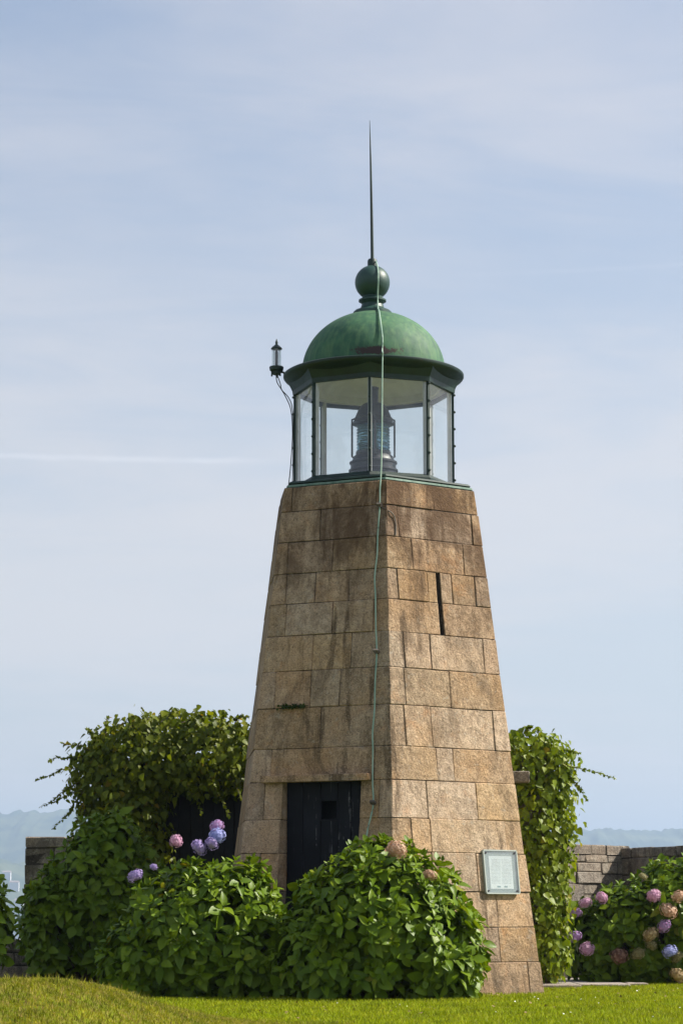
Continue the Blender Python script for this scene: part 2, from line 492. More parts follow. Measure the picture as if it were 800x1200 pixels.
# ------------------------------------------------------------------ ground, sea, far shore
def sstep(a, b, x):
    t = min(max((x - a) / (b - a), 0), 1); return t * t * (3 - 2 * t)


def ground_z(x, y):
    base = -0.78 * (1 - sstep(9, 19.5, y))
    # grassy mound at the left, between the camera and the lawn
    prof = sstep(-0.35, -1.85, x + 0.10 * math.sin(y * 0.9)) * (1 - 0.25 * sstep(-3.2, -6.5, x))
    along = math.exp(-((y - 16.2) / 3.1) ** 2)
    m = (0.435 - base) * prof * along
    return base + m + 0.018 * noise.noise(Vector((x * 1.3, y * 1.3, 0))) * sstep(60, 20, y)


def build_ground():
    xs = np.concatenate([np.linspace(-40, -6, 18)[:-1], np.linspace(-6, 7, 79), np.linspace(7, 40, 18)[1:]])
    ys = np.concatenate([np.linspace(-8, 10, 13)[:-1], np.linspace(10, 38.5, 140)])
    V = [(x, y, ground_z(x, y)) for y in ys for x in xs]
    nx = len(xs)
    F = [(j * nx + i, j * nx + i + 1, (j + 1) * nx + i + 1, (j + 1) * nx + i) for j in range(len(ys) - 1) for i in range(nx - 1)]
    o = link('lawn_ground', mesh_from('lawn_ground', V, F, True), M_SOIL)
    tag(o, kind='structure')
    # rock and masonry the garden stands on
    mb = MB().box((-42, -10, -15), (42, 39.4, -0.95))
    o = link('island_rock', mb.mesh('island_rock'), M_WALLSTONE); tag(o, kind='structure')


def build_far():
    m, nt, b = material('sea_water')
    P = nt.new('ShaderNodeNewGeometry').outputs['Position']
    b.inputs['Base Color'].default_value = (0.02, 0.045, 0.06, 1); b.inputs['Roughness'].default_value = 0.18
    nt.l.new(nt.bump(nt.noise(P, 0.25, 5, 0.6), 0.4, 0.4), b.inputs['Normal'])
    o = link('sea', mesh_from('sea', [(-14000, -3000, -12), (14000, -3000, -12), (14000, 14000, -12), (-14000, 14000, -12)], [(0, 1, 2, 3)]), m)
    tag(o, kind='structure')
    m2, nt, b = material('far_hillside')
    P = nt.new('ShaderNodeNewGeometry').outputs['Position']
    n = nt.noise(P, 0.006, 6, 0.65); n2 = nt.noise(P, 0.025, 5, 0.65)
    c = nt.mix(nt.smooth(n, 0.4, 0.62), (0.025, 0.05, 0.02), (0.09, 0.11, 0.045))
    c = nt.mix(nt.smooth(n2, 0.55, 0.7), c, (0.02, 0.035, 0.018))
    nt.l.new(c, b.inputs['Base Color']); b.inputs['Roughness'].default_value = 0.95
    def ridge(name, y0, depth, hgt, seed, x0, x1, nx, tree):
        ny = 26; V = []; F = []
        xs = np.linspace(x0, x1, nx)
        for j in range(ny):
            t = j / (ny - 1)
            for x in xs:
                h = hgt(x) * (sstep(0, 0.85, t)) if t < 0.86 else hgt(x) * (1 - 0.3 * (t - 0.86) / 0.14)
                h *= 0.9 + 0.05 * noise.noise(Vector((x * 0.004, t * 2.1, seed)))
                w = noise.noise(Vector((x * 0.025, t * 9, seed + 5))) + 0.9 * noise.noise(Vector((x * 0.06, t * 20, seed + 8)))
                h += tree * max(w, -0.15) * sstep(0.2, 0.7, t)
                V.append((x, y0 + depth * t, -12.5 + max(h, 0)))
        for j in range(ny - 1):
            for i in range(nx - 1):
                F.append((j * nx + i, j * nx + i + 1, (j + 1) * nx + i + 1, (j + 1) * nx + i))
        tag(link(name, mesh_from(name, V, F, True), m2), kind='structure')
    ridge('far_hills', 5000, 1800, lambda x: 348 + 9 * math.sin(x * 0.003 + 2.3) - 44 * sstep(-400, 700, x) + 16 * sstep(860, 1120, x), 2.0, -2400, 2400, 900, 14)
    ridge('far_shore_hill', 3800, 840, lambda x: 148 * sstep(-300, -840, x) + 50, 7.0, -2400, 2400, 420, 12)
    # pale houses of the town across the bay
    wm, nt, b = material('far_white_render'); b.inputs['Base Color'].default_value = (0.62, 0.61, 0.60, 1); b.inputs['Roughness'].default_value = 0.9
    rm, nt, b = material('far_roof_tile'); b.inputs['Base Color'].default_value = (0.30, 0.24, 0.21, 1); b.inputs['Roughness'].default_value = 0.9
    spots = [(x, y, -12.5 + (148 * sstep(-300, -840, x) + 50) * .95 * sstep(0, .85, (y - 3800) / 840)) for x, y in ((-570, 4220), (-592, 4280), (-548, 4120))]
    names = ['middle one of three pale houses on the hazy far shore', 'highest of three pale houses on the hazy far shore', 'lowest of three pale houses on the hazy far shore']
    for (x, y, z), lab in zip(spots, names):
        w, d, h = random.uniform(14, 20), random.uniform(10, 14), random.uniform(10, 16)
        t = thing('far_house', (x, y, z - 3), lab, 'house', 'pale houses of the town across the bay')
        child('wall', MB().box((x - w / 2, y - d / 2, z - 6), (x + w / 2, y + d / 2, z + h - 3)).mesh('far_house_wall'), wm, t)
        zr = z + h - 3
        child('roof', MB().add([(x - w / 2 - .5, y - d / 2 - .5, zr), (x + w / 2 + .5, y - d / 2 - .5, zr), (x + w / 2 + .5, y + d / 2 + .5, zr), (x - w / 2 - .5, y + d / 2 + .5, zr), (x - w / 2, y, zr + 3), (x + w / 2, y, zr + 3)],
                             [(0, 1, 5, 4), (2, 3, 4, 5), (0, 4, 3), (1, 2, 5), (3, 2, 1, 0)]).mesh('far_house_roof'), rm, t)


def build_haze():
    m = bpy.data.materials.new('haze_air'); m.use_nodes = True
    nt = NT(m.node_tree); nt.n.remove(nt.n['Principled BSDF'])
    pv = nt.new('ShaderNodeVolumePrincipled')
    pv.inputs['Color'].default_value = (0.55, 0.74, 1.0, 1)
    pv.inputs['Density'].default_value = 0.00018
    pv.inputs['Anisotropy'].default_value = 0.2
    nt.l.new(pv.outputs[0], nt.n['Material Output'].inputs['Volume'])
    mb = MB().box((-14500, -3300, -16), (14500, 14300, 400))
    o = link('haze', mb.mesh('haze'), m); tag(o, kind='stuff')


build_ground(); build_far(); build_haze()

# ------------------------------------------------------------------ lighthouse
CX, CY, A0 = 0.414, 29.5, R(5.01)
RB, RT, HT = 2.16, 1.345, 6.061
COS30 = math.cos(R(30))


def hex_R(z): return RB + (RT - RB) * z / 6.08
def hex_corner(k, z, inset=0.0):
    r = hex_R(z) - inset / COS30; a = A0 + R(60) * k
    return Vector((CX + r * math.sin(a), CY - r * math.cos(a), z))
def hex_n(f):
    a = A0 + R(60) * (f + 0.5); return Vector((math.sin(a), -math.cos(a), 0))
def hex_t(f):
    a = A0 + R(60) * (f + 0.5); return Vector((math.cos(a), math.sin(a), 0))
def on_face(f, s, z, inset=0.0):
    return Vector((CX, CY, z)) + hex_n(f) * (hex_R(z) * COS30 - inset) + hex_t(f) * s


ZS = [6.061, 5.752, 5.367, 4.974, 4.6, 4.209, 3.78, 3.335, 2.849, 2.458, 2.015, 1.626, 1.182, 0.771, 0.373, -0.12]
DL, DR = -0.48, 0.53           # door opening on the face left of the front corner
CUT5 = [[-.57, .56], [-.17], [-.58, .02, .58], [-.58, -.19, .25], [-.56, .06, .59], [-.18, .32], [-.65, -.18, .20], [-.03], [-.65, .69],
        [-.71, DL, DR, .77], [DL, DR], [-.72, DL, DR], [DL, DR, .86], [-.80, DL, DR], [DL, DR]]
CUT0 = [[.02], [-.54, .58], [-.37, .41], [-.61, -.17, -.03, .03, .20, .55], [-.025, .03], [-.59, -.20, .60], [-.62, .05], [-.66, -.27, .66], [-.24, .01],
        [-.42, .31], [-.68, -.41, .71], [-.42, .23], [-.06, .49], [-.58, .48], [-.26, .87]]
GAPS = {i: [(5, DL, DR)] for i in range(9, 15)}
GAPS[3] = [(0, -.03, .03)]; GAPS[4] = [(0, -.025, .03)]
NOTCH = (6, 4, -.22, .10)
GAPS[6] = [(4, -.22, .10)]


def ring_block(a, b, z0, z1, inset0, depth, gs=0.0, gz=0.0):
    """a,b = (face, s); solid piece of the ring between two cuts, wrapping corners"""
    mb = MB(); (fa, sa), (fb, sb) = a, b
    def line(z, ins):
        p = [on_face(fa, sa + gs, z, ins)]
        for k in range(fa + 1, fb + 1): p.append(hex_corner(k, z, ins))
        p.append(on_face(fb, sb - gs, z, ins))
        return p
    zz0, zz1 = z0 + gz, z1 - gz
    o0, o1, i0, i1 = line(zz0, inset0), line(zz1, inset0), line(zz0, inset0 + depth), line(zz1, inset0 + depth)
    n = len(o0); V = o0 + o1 + i0 + i1; F = []
    for j in range(n - 1):
        F += [(j, j + 1, n + j + 1, n + j), (2 * n + j + 1, 2 * n + j, 3 * n + j, 3 * n + j + 1),
              (n + j, n + j + 1, 3 * n + j + 1, 3 * n + j), (j + 1, j, 2 * n + j, 2 * n + j + 1)]
    F += [(0, n, 3 * n, 2 * n), (n - 1, 2 * n - 1 + 0, 4 * n - 1, 3 * n - 1)]
    mb.add(V, F)
    return mb


lighthouse = thing('lighthouse', (CX, CY, 0), 'small six-sided granite lighthouse with glazed lantern and green dome', 'lighthouse')
mortar = MB()


def build_tower():
    blocks = []
    for i in range(15):
        z1, z0 = ZS[i], ZS[i + 1]
        cuts = [(0, s) for s in CUT0[i]]
        for f in (1, 2, 3, 4):
            half = hex_R((z0 + z1) / 2) / 2
            if f == 4 and i == 6: cs = [-.22, .10, .55]
            else: cs = [random.uniform(-.75, -.15) * half, random.uniform(.15, .75) * half] if (i + f) % 2 else [random.uniform(-.25, .25) * half]
            cuts += [(f, s) for s in cs]
        cuts += [(5, s) for s in CUT5[i]]
        gaps = GAPS.get(i, [])
        n = len(cuts)
        for j in range(n):
            a = cuts[j]; b = cuts[(j + 1) % n]
            bb = b if j < n - 1 else (b[0] + 6, b[1])
            if any(a == (g[0], g[1]) and b == (g[0], g[2]) for g in gaps): continue
            blocks.append((i, a, bb, z0, z1))
        # bedding behind the faces, broken at the openings
        if not gaps:
            st = [((0, cuts[0][1]), (6, cuts[0][1]))]
        else:
            g = gaps[0]; pad = .012 if g[2] - g[1] > .1 else 0.0; st = [((g[0], g[2] + pad), (g[0] + 6, g[1] - pad))]  # no pad at the slit: dark mortar covers its jambs as painted shade
        for a, b in st:
            m = ring_block(a, b, z0, z1, 0.011, 0.3)
            mortar.add(m.v, m.f)
    wall = child('tower_wall', mortar.mesh('tower_wall'), M_MORTAR, lighthouse)
    for i, a, b, z0, z1 in blocks:
        m = ring_block(a, b, z0, z1, random.uniform(-0.008, 0.005), 0.26, 0.003, 0.003)
        child('stone', m.mesh('stone', bevel=0.007, segs=1, jitter=0.0038), M_STONE, wall)
    # filler over the small hole in the left side
    m = ring_block((4, -.22), (4, .10), 3.56, 3.78, 0.0, 0.26, 0.0045, 0.0045)
    child('stone', m.mesh('stone', bevel=0.009, jitter=0.002), M_STONE, wall)
    # top slab closing the masonry
    V = [hex_corner(k, 6.02, 0.03) for k in range(6)] + [hex_corner(k, 6.066, 0.03) + Vector((0, 0, 0)) for k in range(6)]
    child('top_slab', MB().add(V, [tuple(range(6))[::-1], tuple(range(6, 12))] + [(k, (k + 1) % 6, 6 + (k + 1) % 6, 6 + k) for k in range(6)]).mesh('top_slab'), M_STONE, wall)
    # lintel ledge over the door
    z0, z1 = 2.448, 2.528
    P = [on_face(5, -.73, z0, -.11), on_face(5, .665, z0, -.11), on_face(5, .665, z0, .03), on_face(5, -.73, z0, .03)]
    P += [p + Vector((0, 0, z1 - z0)) for p in P]
    child('door_lintel', MB().box8(P).mesh('door_lintel', bevel=0.012, segs=2, jitter=0.003), M_STONE, lighthouse)


build_tower()


def build_door():
    top = on_face(5, 0, 2.46, 0.10); n = hex_n(5); t = hex_t(5)
    def plank(s0, s1, z0, z1, d0=0.0, th=0.04, bev=0.006):
        q = [top + t * s0 - n * d0, top + t * s1 - n * d0, top + t * s1 - n * (d0 + th), top + t * s0 - n * (d0 + th)]
        P = [Vector((p.x, p.y, z0)) for p in q] + [Vector((p.x, p.y, z1)) for p in q]
        return MB().box8(P).mesh('plank', bevel=bev)
    back = child('door', plank(DL - .02, DR + .02, -.05, 2.50, 0.35, 0.03, 0), M_DARKWOOD, lighthouse, 'dark navy plank door with a square hatch hole')
    edges = [DL + .004, -.262, -.036, .186, .36, DR - .004]
    for j in range(5):
        s0, s1 = edges[j] + .003, edges[j + 1] - .003
        d = random.uniform(0, .006)
        if j == 2:
            child('plank', plank(s0, s1, 0.01, 2.01, d), M_DOOR, back)
            child('plank', plank(s0, s1, 2.242, 2.455, d), M_DOOR, back)
        else:
            child('plank', plank(s0, s1, 0.01, 2.455, d), M_DOOR, back)
    f = MB()
    for s0, s1, z0, z1 in ((-.036, .186, 2.232, 2.252), (-.036, .186, 2.0, 2.02), (-.046, -.026, 2.0, 2.252), (.176, .196, 2.0, 2.252)):
        q = [top + t * s0 + n * .008, top + t * s1 + n * .008, top + t * s1 - n * .04, top + t * s0 - n * .04]
        f.box8([Vector((p.x, p.y, z0)) for p in q] + [Vector((p.x, p.y, z1)) for p in q])
    child('hatch_frame', f.mesh('hatch_frame'), M_DOOR, back)
    ring = MB().tube([top + t * (.0 + .04 * math.cos(a)) + n * .012 + Vector((0, 0, 1.45 - 2.46 + .04 * math.sin(a))) for a in np.linspace(0, 6.1, 13)], .006, 6)
    child('handle', ring.mesh('handle', True), M_CLAMP, back)


build_door()

# lantern ---------------------------------------------------------------
LX, LY = 0.405, 29.5
OA = R(-3.6)
def oct_p(k, r, z):
    a = OA + R(45) * k; return Vector((LX + r * math.sin(a), LY - r * math.cos(a), z))


def build_lantern():
    # copper-covered base following the six sides, in two steps
    def hexplate(r0, z0, r1, z1, mb):
        V = []
        for r, z in ((r0, z0), (r1, z1)):
            for k in range(6):
                a = A0 + R(60) * k; V.append((CX + r * math.sin(a), CY - r * math.cos(a), z))
        mb.add(V, [tuple(range(6))[::-1], tuple(range(6, 12))] + [(k, (k + 1) % 6, 6 + (k + 1) % 6, 6 + k) for k in range(6)])
    mb = MB(); hexplate(1.325, 6.069, 1.315, 6.100, mb); base = child('lantern_base', mb.mesh('lantern_base', bevel=0.006), M_COPPER, lighthouse)
    mb = MB(); hexplate(1.265, 6.098, 1.255, 6.118, mb); child('base_gap', mb.mesh('base_gap'), M_GREEN_DARK, base)
    mb = MB(); hexplate(1.300, 6.116, 1.270, 6.150, mb); child('base_step', mb.mesh('base_step', bevel=0.008), M_GREEN_DARK, base)
    ZB, ZT = 6.15, 7.43
    sill = MB().lathe([(1.035, ZB - .01), (1.035, ZB + .045), (1.005, ZB + .085), (.94, ZB + .085), (.94, ZB - .01)], (LX, LY, 0), 8, OA, close=False)
    child('lantern_sill', sill.mesh('lantern_sill', bevel=0.004), M_GREEN_DARK, lighthouse)
    # floor of the lantern room
    child('lantern_floor', MB().lathe([(.93, 6.149), (.93, 6.20)], (LX, LY, 0), 8, OA).mesh('lantern_floor'), M_LAMP, lighthouse)
    gz0, gz1 = ZB + .08, ZT
    for k in range(8):
        o = oct_p(k, 1.0, 0); rad = (o - Vector((LX, LY, 0))).normalized(); tan = Vector((-rad.y, rad.x, 0))
        mb = MB()
        q = [o - tan * .016 + rad * .012, o + tan * .016 + rad * .012, o + tan * .016 - rad * .02, o - tan * .016 - rad * .02]
        mb.box8([Vector((p.x, p.y, gz0 - .02)) for p in q] + [Vector((p.x, p.y, gz1 + .03)) for p in q])
        for z in np.linspace(gz0 + .06, gz1 - .05, 6):
            c = o + rad * .016
            mb.sphere((c.x, c.y, z), .017, 8, 6)
        post = child('post', mb.mesh('post'), M_GREEN_DARK, lighthouse)
        mb = MB(); q = [o - tan * .024 - rad * .024, o + tan * .024 - rad * .024, o + tan * .024 - rad * .075, o - tan * .024 - rad * .075]
        mb.box8([Vector((p.x, p.y, gz0 - .02)) for p in q] + [Vector((p.x, p.y, gz1 + .03)) for p in q])
        child('inner_bar', mb.mesh('inner_bar', bevel=0.004), M_WHITE, post)
        a = oct_p(k, .988, 0); b = oct_p(k + 1, .988, 0); d = (b - a).normalized(); a = a + d * .018; b = b - d * .018
        V = [Vector((a.x, a.y, gz0)), Vector((b.x, b.y, gz0)), Vector((b.x, b.y, gz1)), Vector((a.x, a.y, gz1))]
        child('pane', mesh_from('pane', V, [(0, 1, 2, 3)]), M_GLASS, lighthouse)
    # ceiling and cornice
    ceil = MB().lathe([(.93, ZT + .02), (.90, ZT + .02), (.89, ZT + .075), (.86, ZT + .075), (.84, ZT + .02), (.80, ZT + .02), (.79, ZT + .10), (.60, ZT + .22), (.30, ZT + .30), (.02, ZT + .33)], (LX, LY, 0), 40, 0, close=False)
    child('ceiling', ceil.mesh('ceiling', True), M_SOFFIT, lighthouse)
    fr = MB().lathe([(1.022, ZT - .025), (1.03, ZT + .03), (1.09, ZT + .15), (.99, ZT + .15), (.97, ZT - .025), (1.022, ZT - .025)], (LX, LY, 0), 8, OA, close=False)
    child('lantern_frieze', fr.mesh('lantern_frieze'), M_GREEN_DARK, lighthouse)
    cor = MB().lathe([(.93, ZT + .10), (.98, ZT + .105), (1.04, ZT + .125), (1.08, ZT + .145), (1.125, ZT + .165), (1.14, ZT + .185), (1.14, ZT + .21), (1.12, ZT + .222), (1.0, ZT + .235), (.90, ZT + .245)], (LX, LY, 0), 72, 0, close=False)
    child('roof_rim', cor.mesh('roof_rim', True), M_GREEN_DARK, lighthouse)
    z0 = ZT + .235
    prof = [(.915, z0 - .01), (.915, z0 + .025)] + [(.905 * math.cos(t), z0 + .025 + .775 * math.sin(t)) for t in np.linspace(0.0, R(75), 22)]
    dome = child('dome', MB().lathe(prof, (LX, LY, 0), 72, 0, close=False).mesh('dome', True), M_GREEN, lighthouse, 'weathered light green dome with dark rust patch')
    # chipped rusty band low on the front of the dome
    zt = z0 + .025 + .775 * math.sin(R(75))
    FX = LX - .012
    neck = [(.245, zt - .02), (.245, zt + .03), (.225, zt + .05), (.20, zt + .055), (.15, zt + .09), (.135, zt + .14), (.15, zt + .165), (.175, zt + .175), (.175, zt + .195), (.15, zt + .205), (.128, zt + .23), (.125, zt + .30)]
    fin = child('finial', MB().lathe(neck, (FX, LY, 0), 40, 0, close=False).mesh('finial', True), M_BALL, lighthouse)
    ball = MB().sphere((FX, LY, 8.862), .223, 40, 24)
    child('ball', ball.mesh('ball', True), M_BALL, fin)
    child('collar', MB().lathe([(.062, 9.06), (.062, 9.15), (.05, 9.17), (.02, 9.175)], (FX, LY, 0), 20).mesh('collar', True), M_GREEN_DARK, fin)
    child('spire', MB().tube([(FX, LY, 9.15), (FX - .008, LY, 9.8), (FX - .019, LY, 10.5), (FX - .030, LY, 11.02)], [.022, .018, .012, .003], 12).mesh('spire', True), M_GREEN_DARK, fin)


build_lantern()


def build_lamp():
    t = thing('lens_lamp', (LX, LY, 6.2), 'dark metal lamp with ribbed glass lens and chimney inside the lantern', 'lamp')
    c = (LX - .005, LY, 0)
    def L(name, prof, mat, sm=True, seg=36): return child(name, MB().lathe(prof, c, seg).mesh(name, sm), mat, t)
    L('drum', [(.29, 6.20), (.29, 6.40), (.31, 6.41), (.31, 6.43), (.285, 6.44), (.285, 6.50), (.30, 6.51), (.30, 6.53), (.27, 6.545), (.25, 6.60), (.22, 6.62), (.22, 6.66)], M_LAMP)
    ribs = [(.17, 6.655)]
    for i in range(9):
        z = 6.66 + i * .038
        ribs += [(.19 + .012 * math.cos((i - 4) * .35), z), (.212, z + .019), (.19 + .012 * math.cos((i - 4) * .35), z + .036)]
    L('lens', ribs + [(.17, 7.01)], M_LENS, True)
    L('burner', [(.05, 6.60), (.05, 6.78), (.03, 6.84), (.045, 6.90), (.03, 7.0)], M_COPPER)
    L('cap', [(.22, 7.0), (.265, 7.015), (.265, 7.03), (.24, 7.07), (.245, 7.09), (.225, 7.11), (.22, 7.13), (.19, 7.20), (.16, 7.25), (.11, 7.285), (.085, 7.29)], M_LAMP)
    L('chimney', [(.064, 7.27), (.064, 7.47), (.072, 7.475), (.072, 7.49), (.05, 7.50)], M_LAMP)
    for k in range(4):
        a = R(4) + R(90) * k + R(90) * 0
        x, y = c[0] + .268 * math.cos(a), c[1] + .268 * math.sin(a)
        x2, y2 = c[0] + .235 * math.cos(a), c[1] + .235 * math.sin(a)
        child('guard_rod', MB().tube([(x2, y2, 6.575), (x, y, 6.60), (x, y, 6.8), (x, y, 7.02), (x, y, 7.075), (x2, y2, 7.085)], .013, 8).mesh('guard_rod', True), M_LAMP, t)


build_lamp()


def build_beacon():
    bx, by = -0.822, 29.5
    t = thing('beacon_lamp', (bx, by, 7.65), 'small spiked glass beacon lamp on a bracket left of the dome', 'lamp')
    def L(name, prof, mat, seg=20): return child(name, MB().lathe(prof, (bx, by, 0), seg).mesh(name, True), mat, t)
    L('lamp_base', [(.03, 7.655), (.055, 7.665), (.06, 7.70), (.085, 7.715), (.092, 7.755), (.085, 7.765), (.05, 7.768)], M_GREEN_DARK)
    L('glass', [(.060, 7.768), (.062, 7.85), (.062, 7.99)], M_CLEAR)
    L('burner', [(.020, 7.768), (.022, 7.95), (.010, 7.98)], M_LAMP)
    for k in range(4):
        a = R(45 + 90 * k)
        child('cage_rod', MB().tube([(bx + .052 * math.cos(a), by + .052 * math.sin(a), 7.765), (bx + .052 * math.cos(a), by + .052 * math.sin(a), 7.995)], .0028, 6).mesh('cage_rod'), M_LAMP, t)
    L('cap', [(.070, 7.99), (.072, 8.002), (.045, 8.03), (.024, 8.045), (.014, 8.06), (.018, 8.075), (.004, 8.125)], M_GREEN_DARK)
    br = MB().tube([(bx + .03, by, 7.70), (bx + .09, by, 7.69), (bx + .115, by, 7.65), (-.70, by, 7.63), (-.60, by, 7.66)], .014, 8)
    child('bracket', br.mesh('bracket', True), M_GREEN_DARK, t)
    for k in range(3):
        a = R(120 * k + 200)
        child('lug', MB().tube([(bx + .06 * math.cos(a), by + .06 * math.sin(a), 7.70), (bx + .062 * math.cos(a), by + .062 * math.sin(a), 7.635)], .012, 6).mesh('lug'), M_GREEN_DARK, t)
    def curve(pts, nsub=8):
        out = []; P = [Vector(p) for p in pts]
        for i in range(len(P) - 1):
            p0 = P[max(i - 1, 0)]; p1 = P[i]; p2 = P[i + 1]; p3 = P[min(i + 2, len(P) - 1)]
            for j in range(nsub):
                u = j / nsub
                out.append(0.5 * ((2 * p1) + (p2 - p0) * u + (2 * p0 - 5 * p1 + 4 * p2 - p3) * u * u + (3 * p1 - p0 - 3 * p2 + p3) * u ** 3))
        return out + [P[-1]]
    child('cable', MB().tube(curve([(bx - .005, by, 7.66), (bx + .01, by, 7.56), (bx + .07, by, 7.46), (bx + .125, by, 7.36), (bx + .185, by, 7.20), (bx + .205, by, 6.9), (bx + .185, by, 6.5), (bx + .15, by + .02, 6.16)]), .006, 6).mesh('cable', True), M_BLACKCABLE, t)
    child('cable', MB().tube(curve([(bx + .01, by, 7.66), (bx + .05, by - .01, 7.54), (bx + .07, by - .01, 7.46), (bx + .155, by - .01, 7.36), (bx + .205, by - .01, 7.2), (bx + .215, by - .01, 6.8), (bx + .205, by - .01, 6.16)]), .006, 6).mesh('cable', True), M_BLACKCABLE, t)
    return curve


catmull = build_beacon()


def build_cable():
    FX = LX - .012
    t = thing('lightning_cable', (FX, LY, 0), 'pale green lightning conductor cable running down from the spire', 'cable')
    pts = [(FX + .045, LY - .05, 9.13), (FX + .06, LY - .13, 9.055), (FX + .068, LY - .20, 8.96), (FX + .07, LY - .232, 8.84), (FX + .066, LY - .20, 8.72), (FX + .064, LY - .19, 8.60),
           (FX + .066, LY - .26, 8.46), *[(FX + .066 + .05 * u, LY - math.sqrt(max((.905 * math.cos(t) + .02) ** 2 - .0064, .01)), 7.692 + .79 * math.sin(t)) for u, t in ((0., R(70)), (.2, R(58)), (.35, R(44)), (.6, R(30)), (.9, R(16)), (.8, R(4)))], (FX + .11, LY - 1.152, 7.668),
           (FX + .105, LY - 1.162, 7.6), (FX + .098, LY - 1.22, 7.2), (FX + .092, LY - 1.30, 6.6), (FX + .08, LY - 1.335, 6.16)]
    pts = [Vector(p) for p in pts]
    def cf(s, z, pr=.03): return on_face(5, s, z, -pr)
    run = [(0.615, 5.95), (.623, 5.737), (.614, 5.40), (.618, 5.139), (.60, 4.87), (.622, 4.619), (.645, 4.25), (.671, 3.96), (.668, 3.60), (.676, 3.292), (.665, 3.0), (.680, 2.791), (.692, 2.45), (.715, 2.186), (.69, 2.02), (.652, 1.825), (.60, 1.2), (.58, .6), (.57, -.03)]
    pts += [cf(*q) for q in run]
    child('cable_run', MB().tube(catmull(pts, 5), .0095, 8).mesh('cable_run', True), M_CABLE, t)
    n = hex_n(5)
    for s, z in ((.623, 5.737), (.671, 3.96), (.715, 2.186)):
        a = cf(s, z, -.02); b = cf(s, z, .06)
        mb = MB().tube([a, b], .026, 10)
        mb.tube([b - Vector((.03, 0, 0)) + Vector((0, 0, .012)), b + Vector((.03, 0, 0)) + Vector((0, 0, .012))], .02, 8)
        child('clamp', mb.mesh('clamp', True), M_CLAMP, t)
    p = [cf(.625, 5.72, .02), on_face(0, -.655, 5.66, -.02), on_face(0, -.60, 5.60, -.015), on_face(0, -.585, 5.50, -.012), on_face(0, -.60, 5.38, -.012)]
    child('loose_wire', MB().tube(catmull(p, 5), .007, 6).mesh('loose_wire', True), M_CLAMP, t)


build_cable()


def build_plaque():
    n = hex_n(0); tt = hex_t(0)
    c = on_face(0, .568, 1.41, 0); up = (on_face(0, .568, 2, 0) - on_face(0, .568, 1, 0)).normalized(); nn = tt.cross(up).normalized()
    if nn.dot(n) < 0: nn = -nn
    t = thing('information_plaque', c, 'small glass-fronted information plaque screwed to the sunlit tower face', 'plaque')
    def slab(w, h, d0, d1, dz=0.0, dx=0.0, bev=0.0, nm='slab'):
        P = []
        for d in (d0, d1):
            for sx, sy in ((-1, -1), (1, -1), (1, 1), (-1, 1)):
                P.append(c + tt * (dx + sx * w / 2) + up * (dz + sy * h / 2) + nn * d)
        return MB().box8(P).mesh(nm, bevel=bev)
    bm_, nt, b = material('plaque_backing'); b.inputs['Base Color'].default_value = (0.26, 0.30, 0.285, 1); b.inputs['Roughness'].default_value = .35
    child('backing', slab(.475, .485, .012, .024, nm='backing', bev=.003), bm_, t)
    pm, nt, b = material('printed_sheet')
    # a sheet of small print in two columns, too small to read
    tc = nt.new('ShaderNodeTexCoord'); sp = nt.new('ShaderNodeSeparateXYZ'); nt.l.new(tc.outputs['Generated'], sp.inputs[0])
    P = nt.new('ShaderNodeNewGeometry').outputs['Position']
    z = nt.new('ShaderNodeSeparateXYZ', inp={0: P}).outputs[2]
    rows = nt.smooth(nt.math('ABSOLUTE', nt.math('SUBTRACT', nt.math('FRACT', nt.math('MULTIPLY', z, 62)), .5)), .32, .18)
    words = nt.smooth(nt.noise(nt.mapping(P, scale=(60, 60, 62)), 1.5, 3), .40, .5)
    hgt = nt.math('MULTIPLY', nt.smooth(z, 1.27, 1.285), nt.smooth(z, 1.575, 1.56))
    x = sp.outputs[0]
    colm = nt.math('MULTIPLY', nt.math('MULTIPLY', nt.smooth(x, .10, .12), nt.smooth(x, .92, .90)), nt.smooth(nt.math('ABSOLUTE', nt.math('SUBTRACT', x, .5)), .02, .035))
    ink = nt.math('MULTIPLY', nt.math('MULTIPLY', rows, words), nt.math('MULTIPLY', hgt, colm))
    nt.l.new(nt.mix(nt.math('MULTIPLY', ink, .55), (0.74, 0.755, 0.755), (0.16, 0.20, 0.21)), b.inputs['Base Color'])
    b.inputs['Roughness'].default_value = .6
    child('printed_sheet', slab(.345, .385, .0245, .027, dz=-.005, nm='printed_sheet'), pm, t)
    em, nt, b = material('sheet_emblem'); b.inputs['Base Color'].default_value = (0.16, 0.25, 0.24, 1)
    for dx in (-.05, .055):
        child('emblem', slab(.05, .018, .0272, .0282, dz=-.172, dx=dx, nm='emblem'), em, t)
    child('glass_cover', slab(.49, .50, .0305, .040, nm='glass_cover', bev=.002), M_PLAQUEGLASS, t)
    # polished rim of the glass
    rm, nt, b = material('glass_edge'); b.inputs['Base Color'].default_value = (0.42, 0.46, 0.42, 1); b.inputs['Roughness'].default_value = .2
    for k, (w, h, dx, dz) in enumerate(((.49, .014, 0, .252), (.49, .014, 0, -.252), (.014, .49, -.248, 0), (.014, .49, .248, 0))):
        child('rim', slab(w, h, .010, .042, dz=dz, dx=dx, nm='rim'), rm, t)
    for sx in (-1, 1):
        for sy in (-1, 1):
            p = c + tt * sx * .215 + up * sy * .222
            child('screw', MB().tube([p + nn * .0, p + nn * .047], .011, 10).mesh('screw', True), M_LAMP, t)


build_plaque()


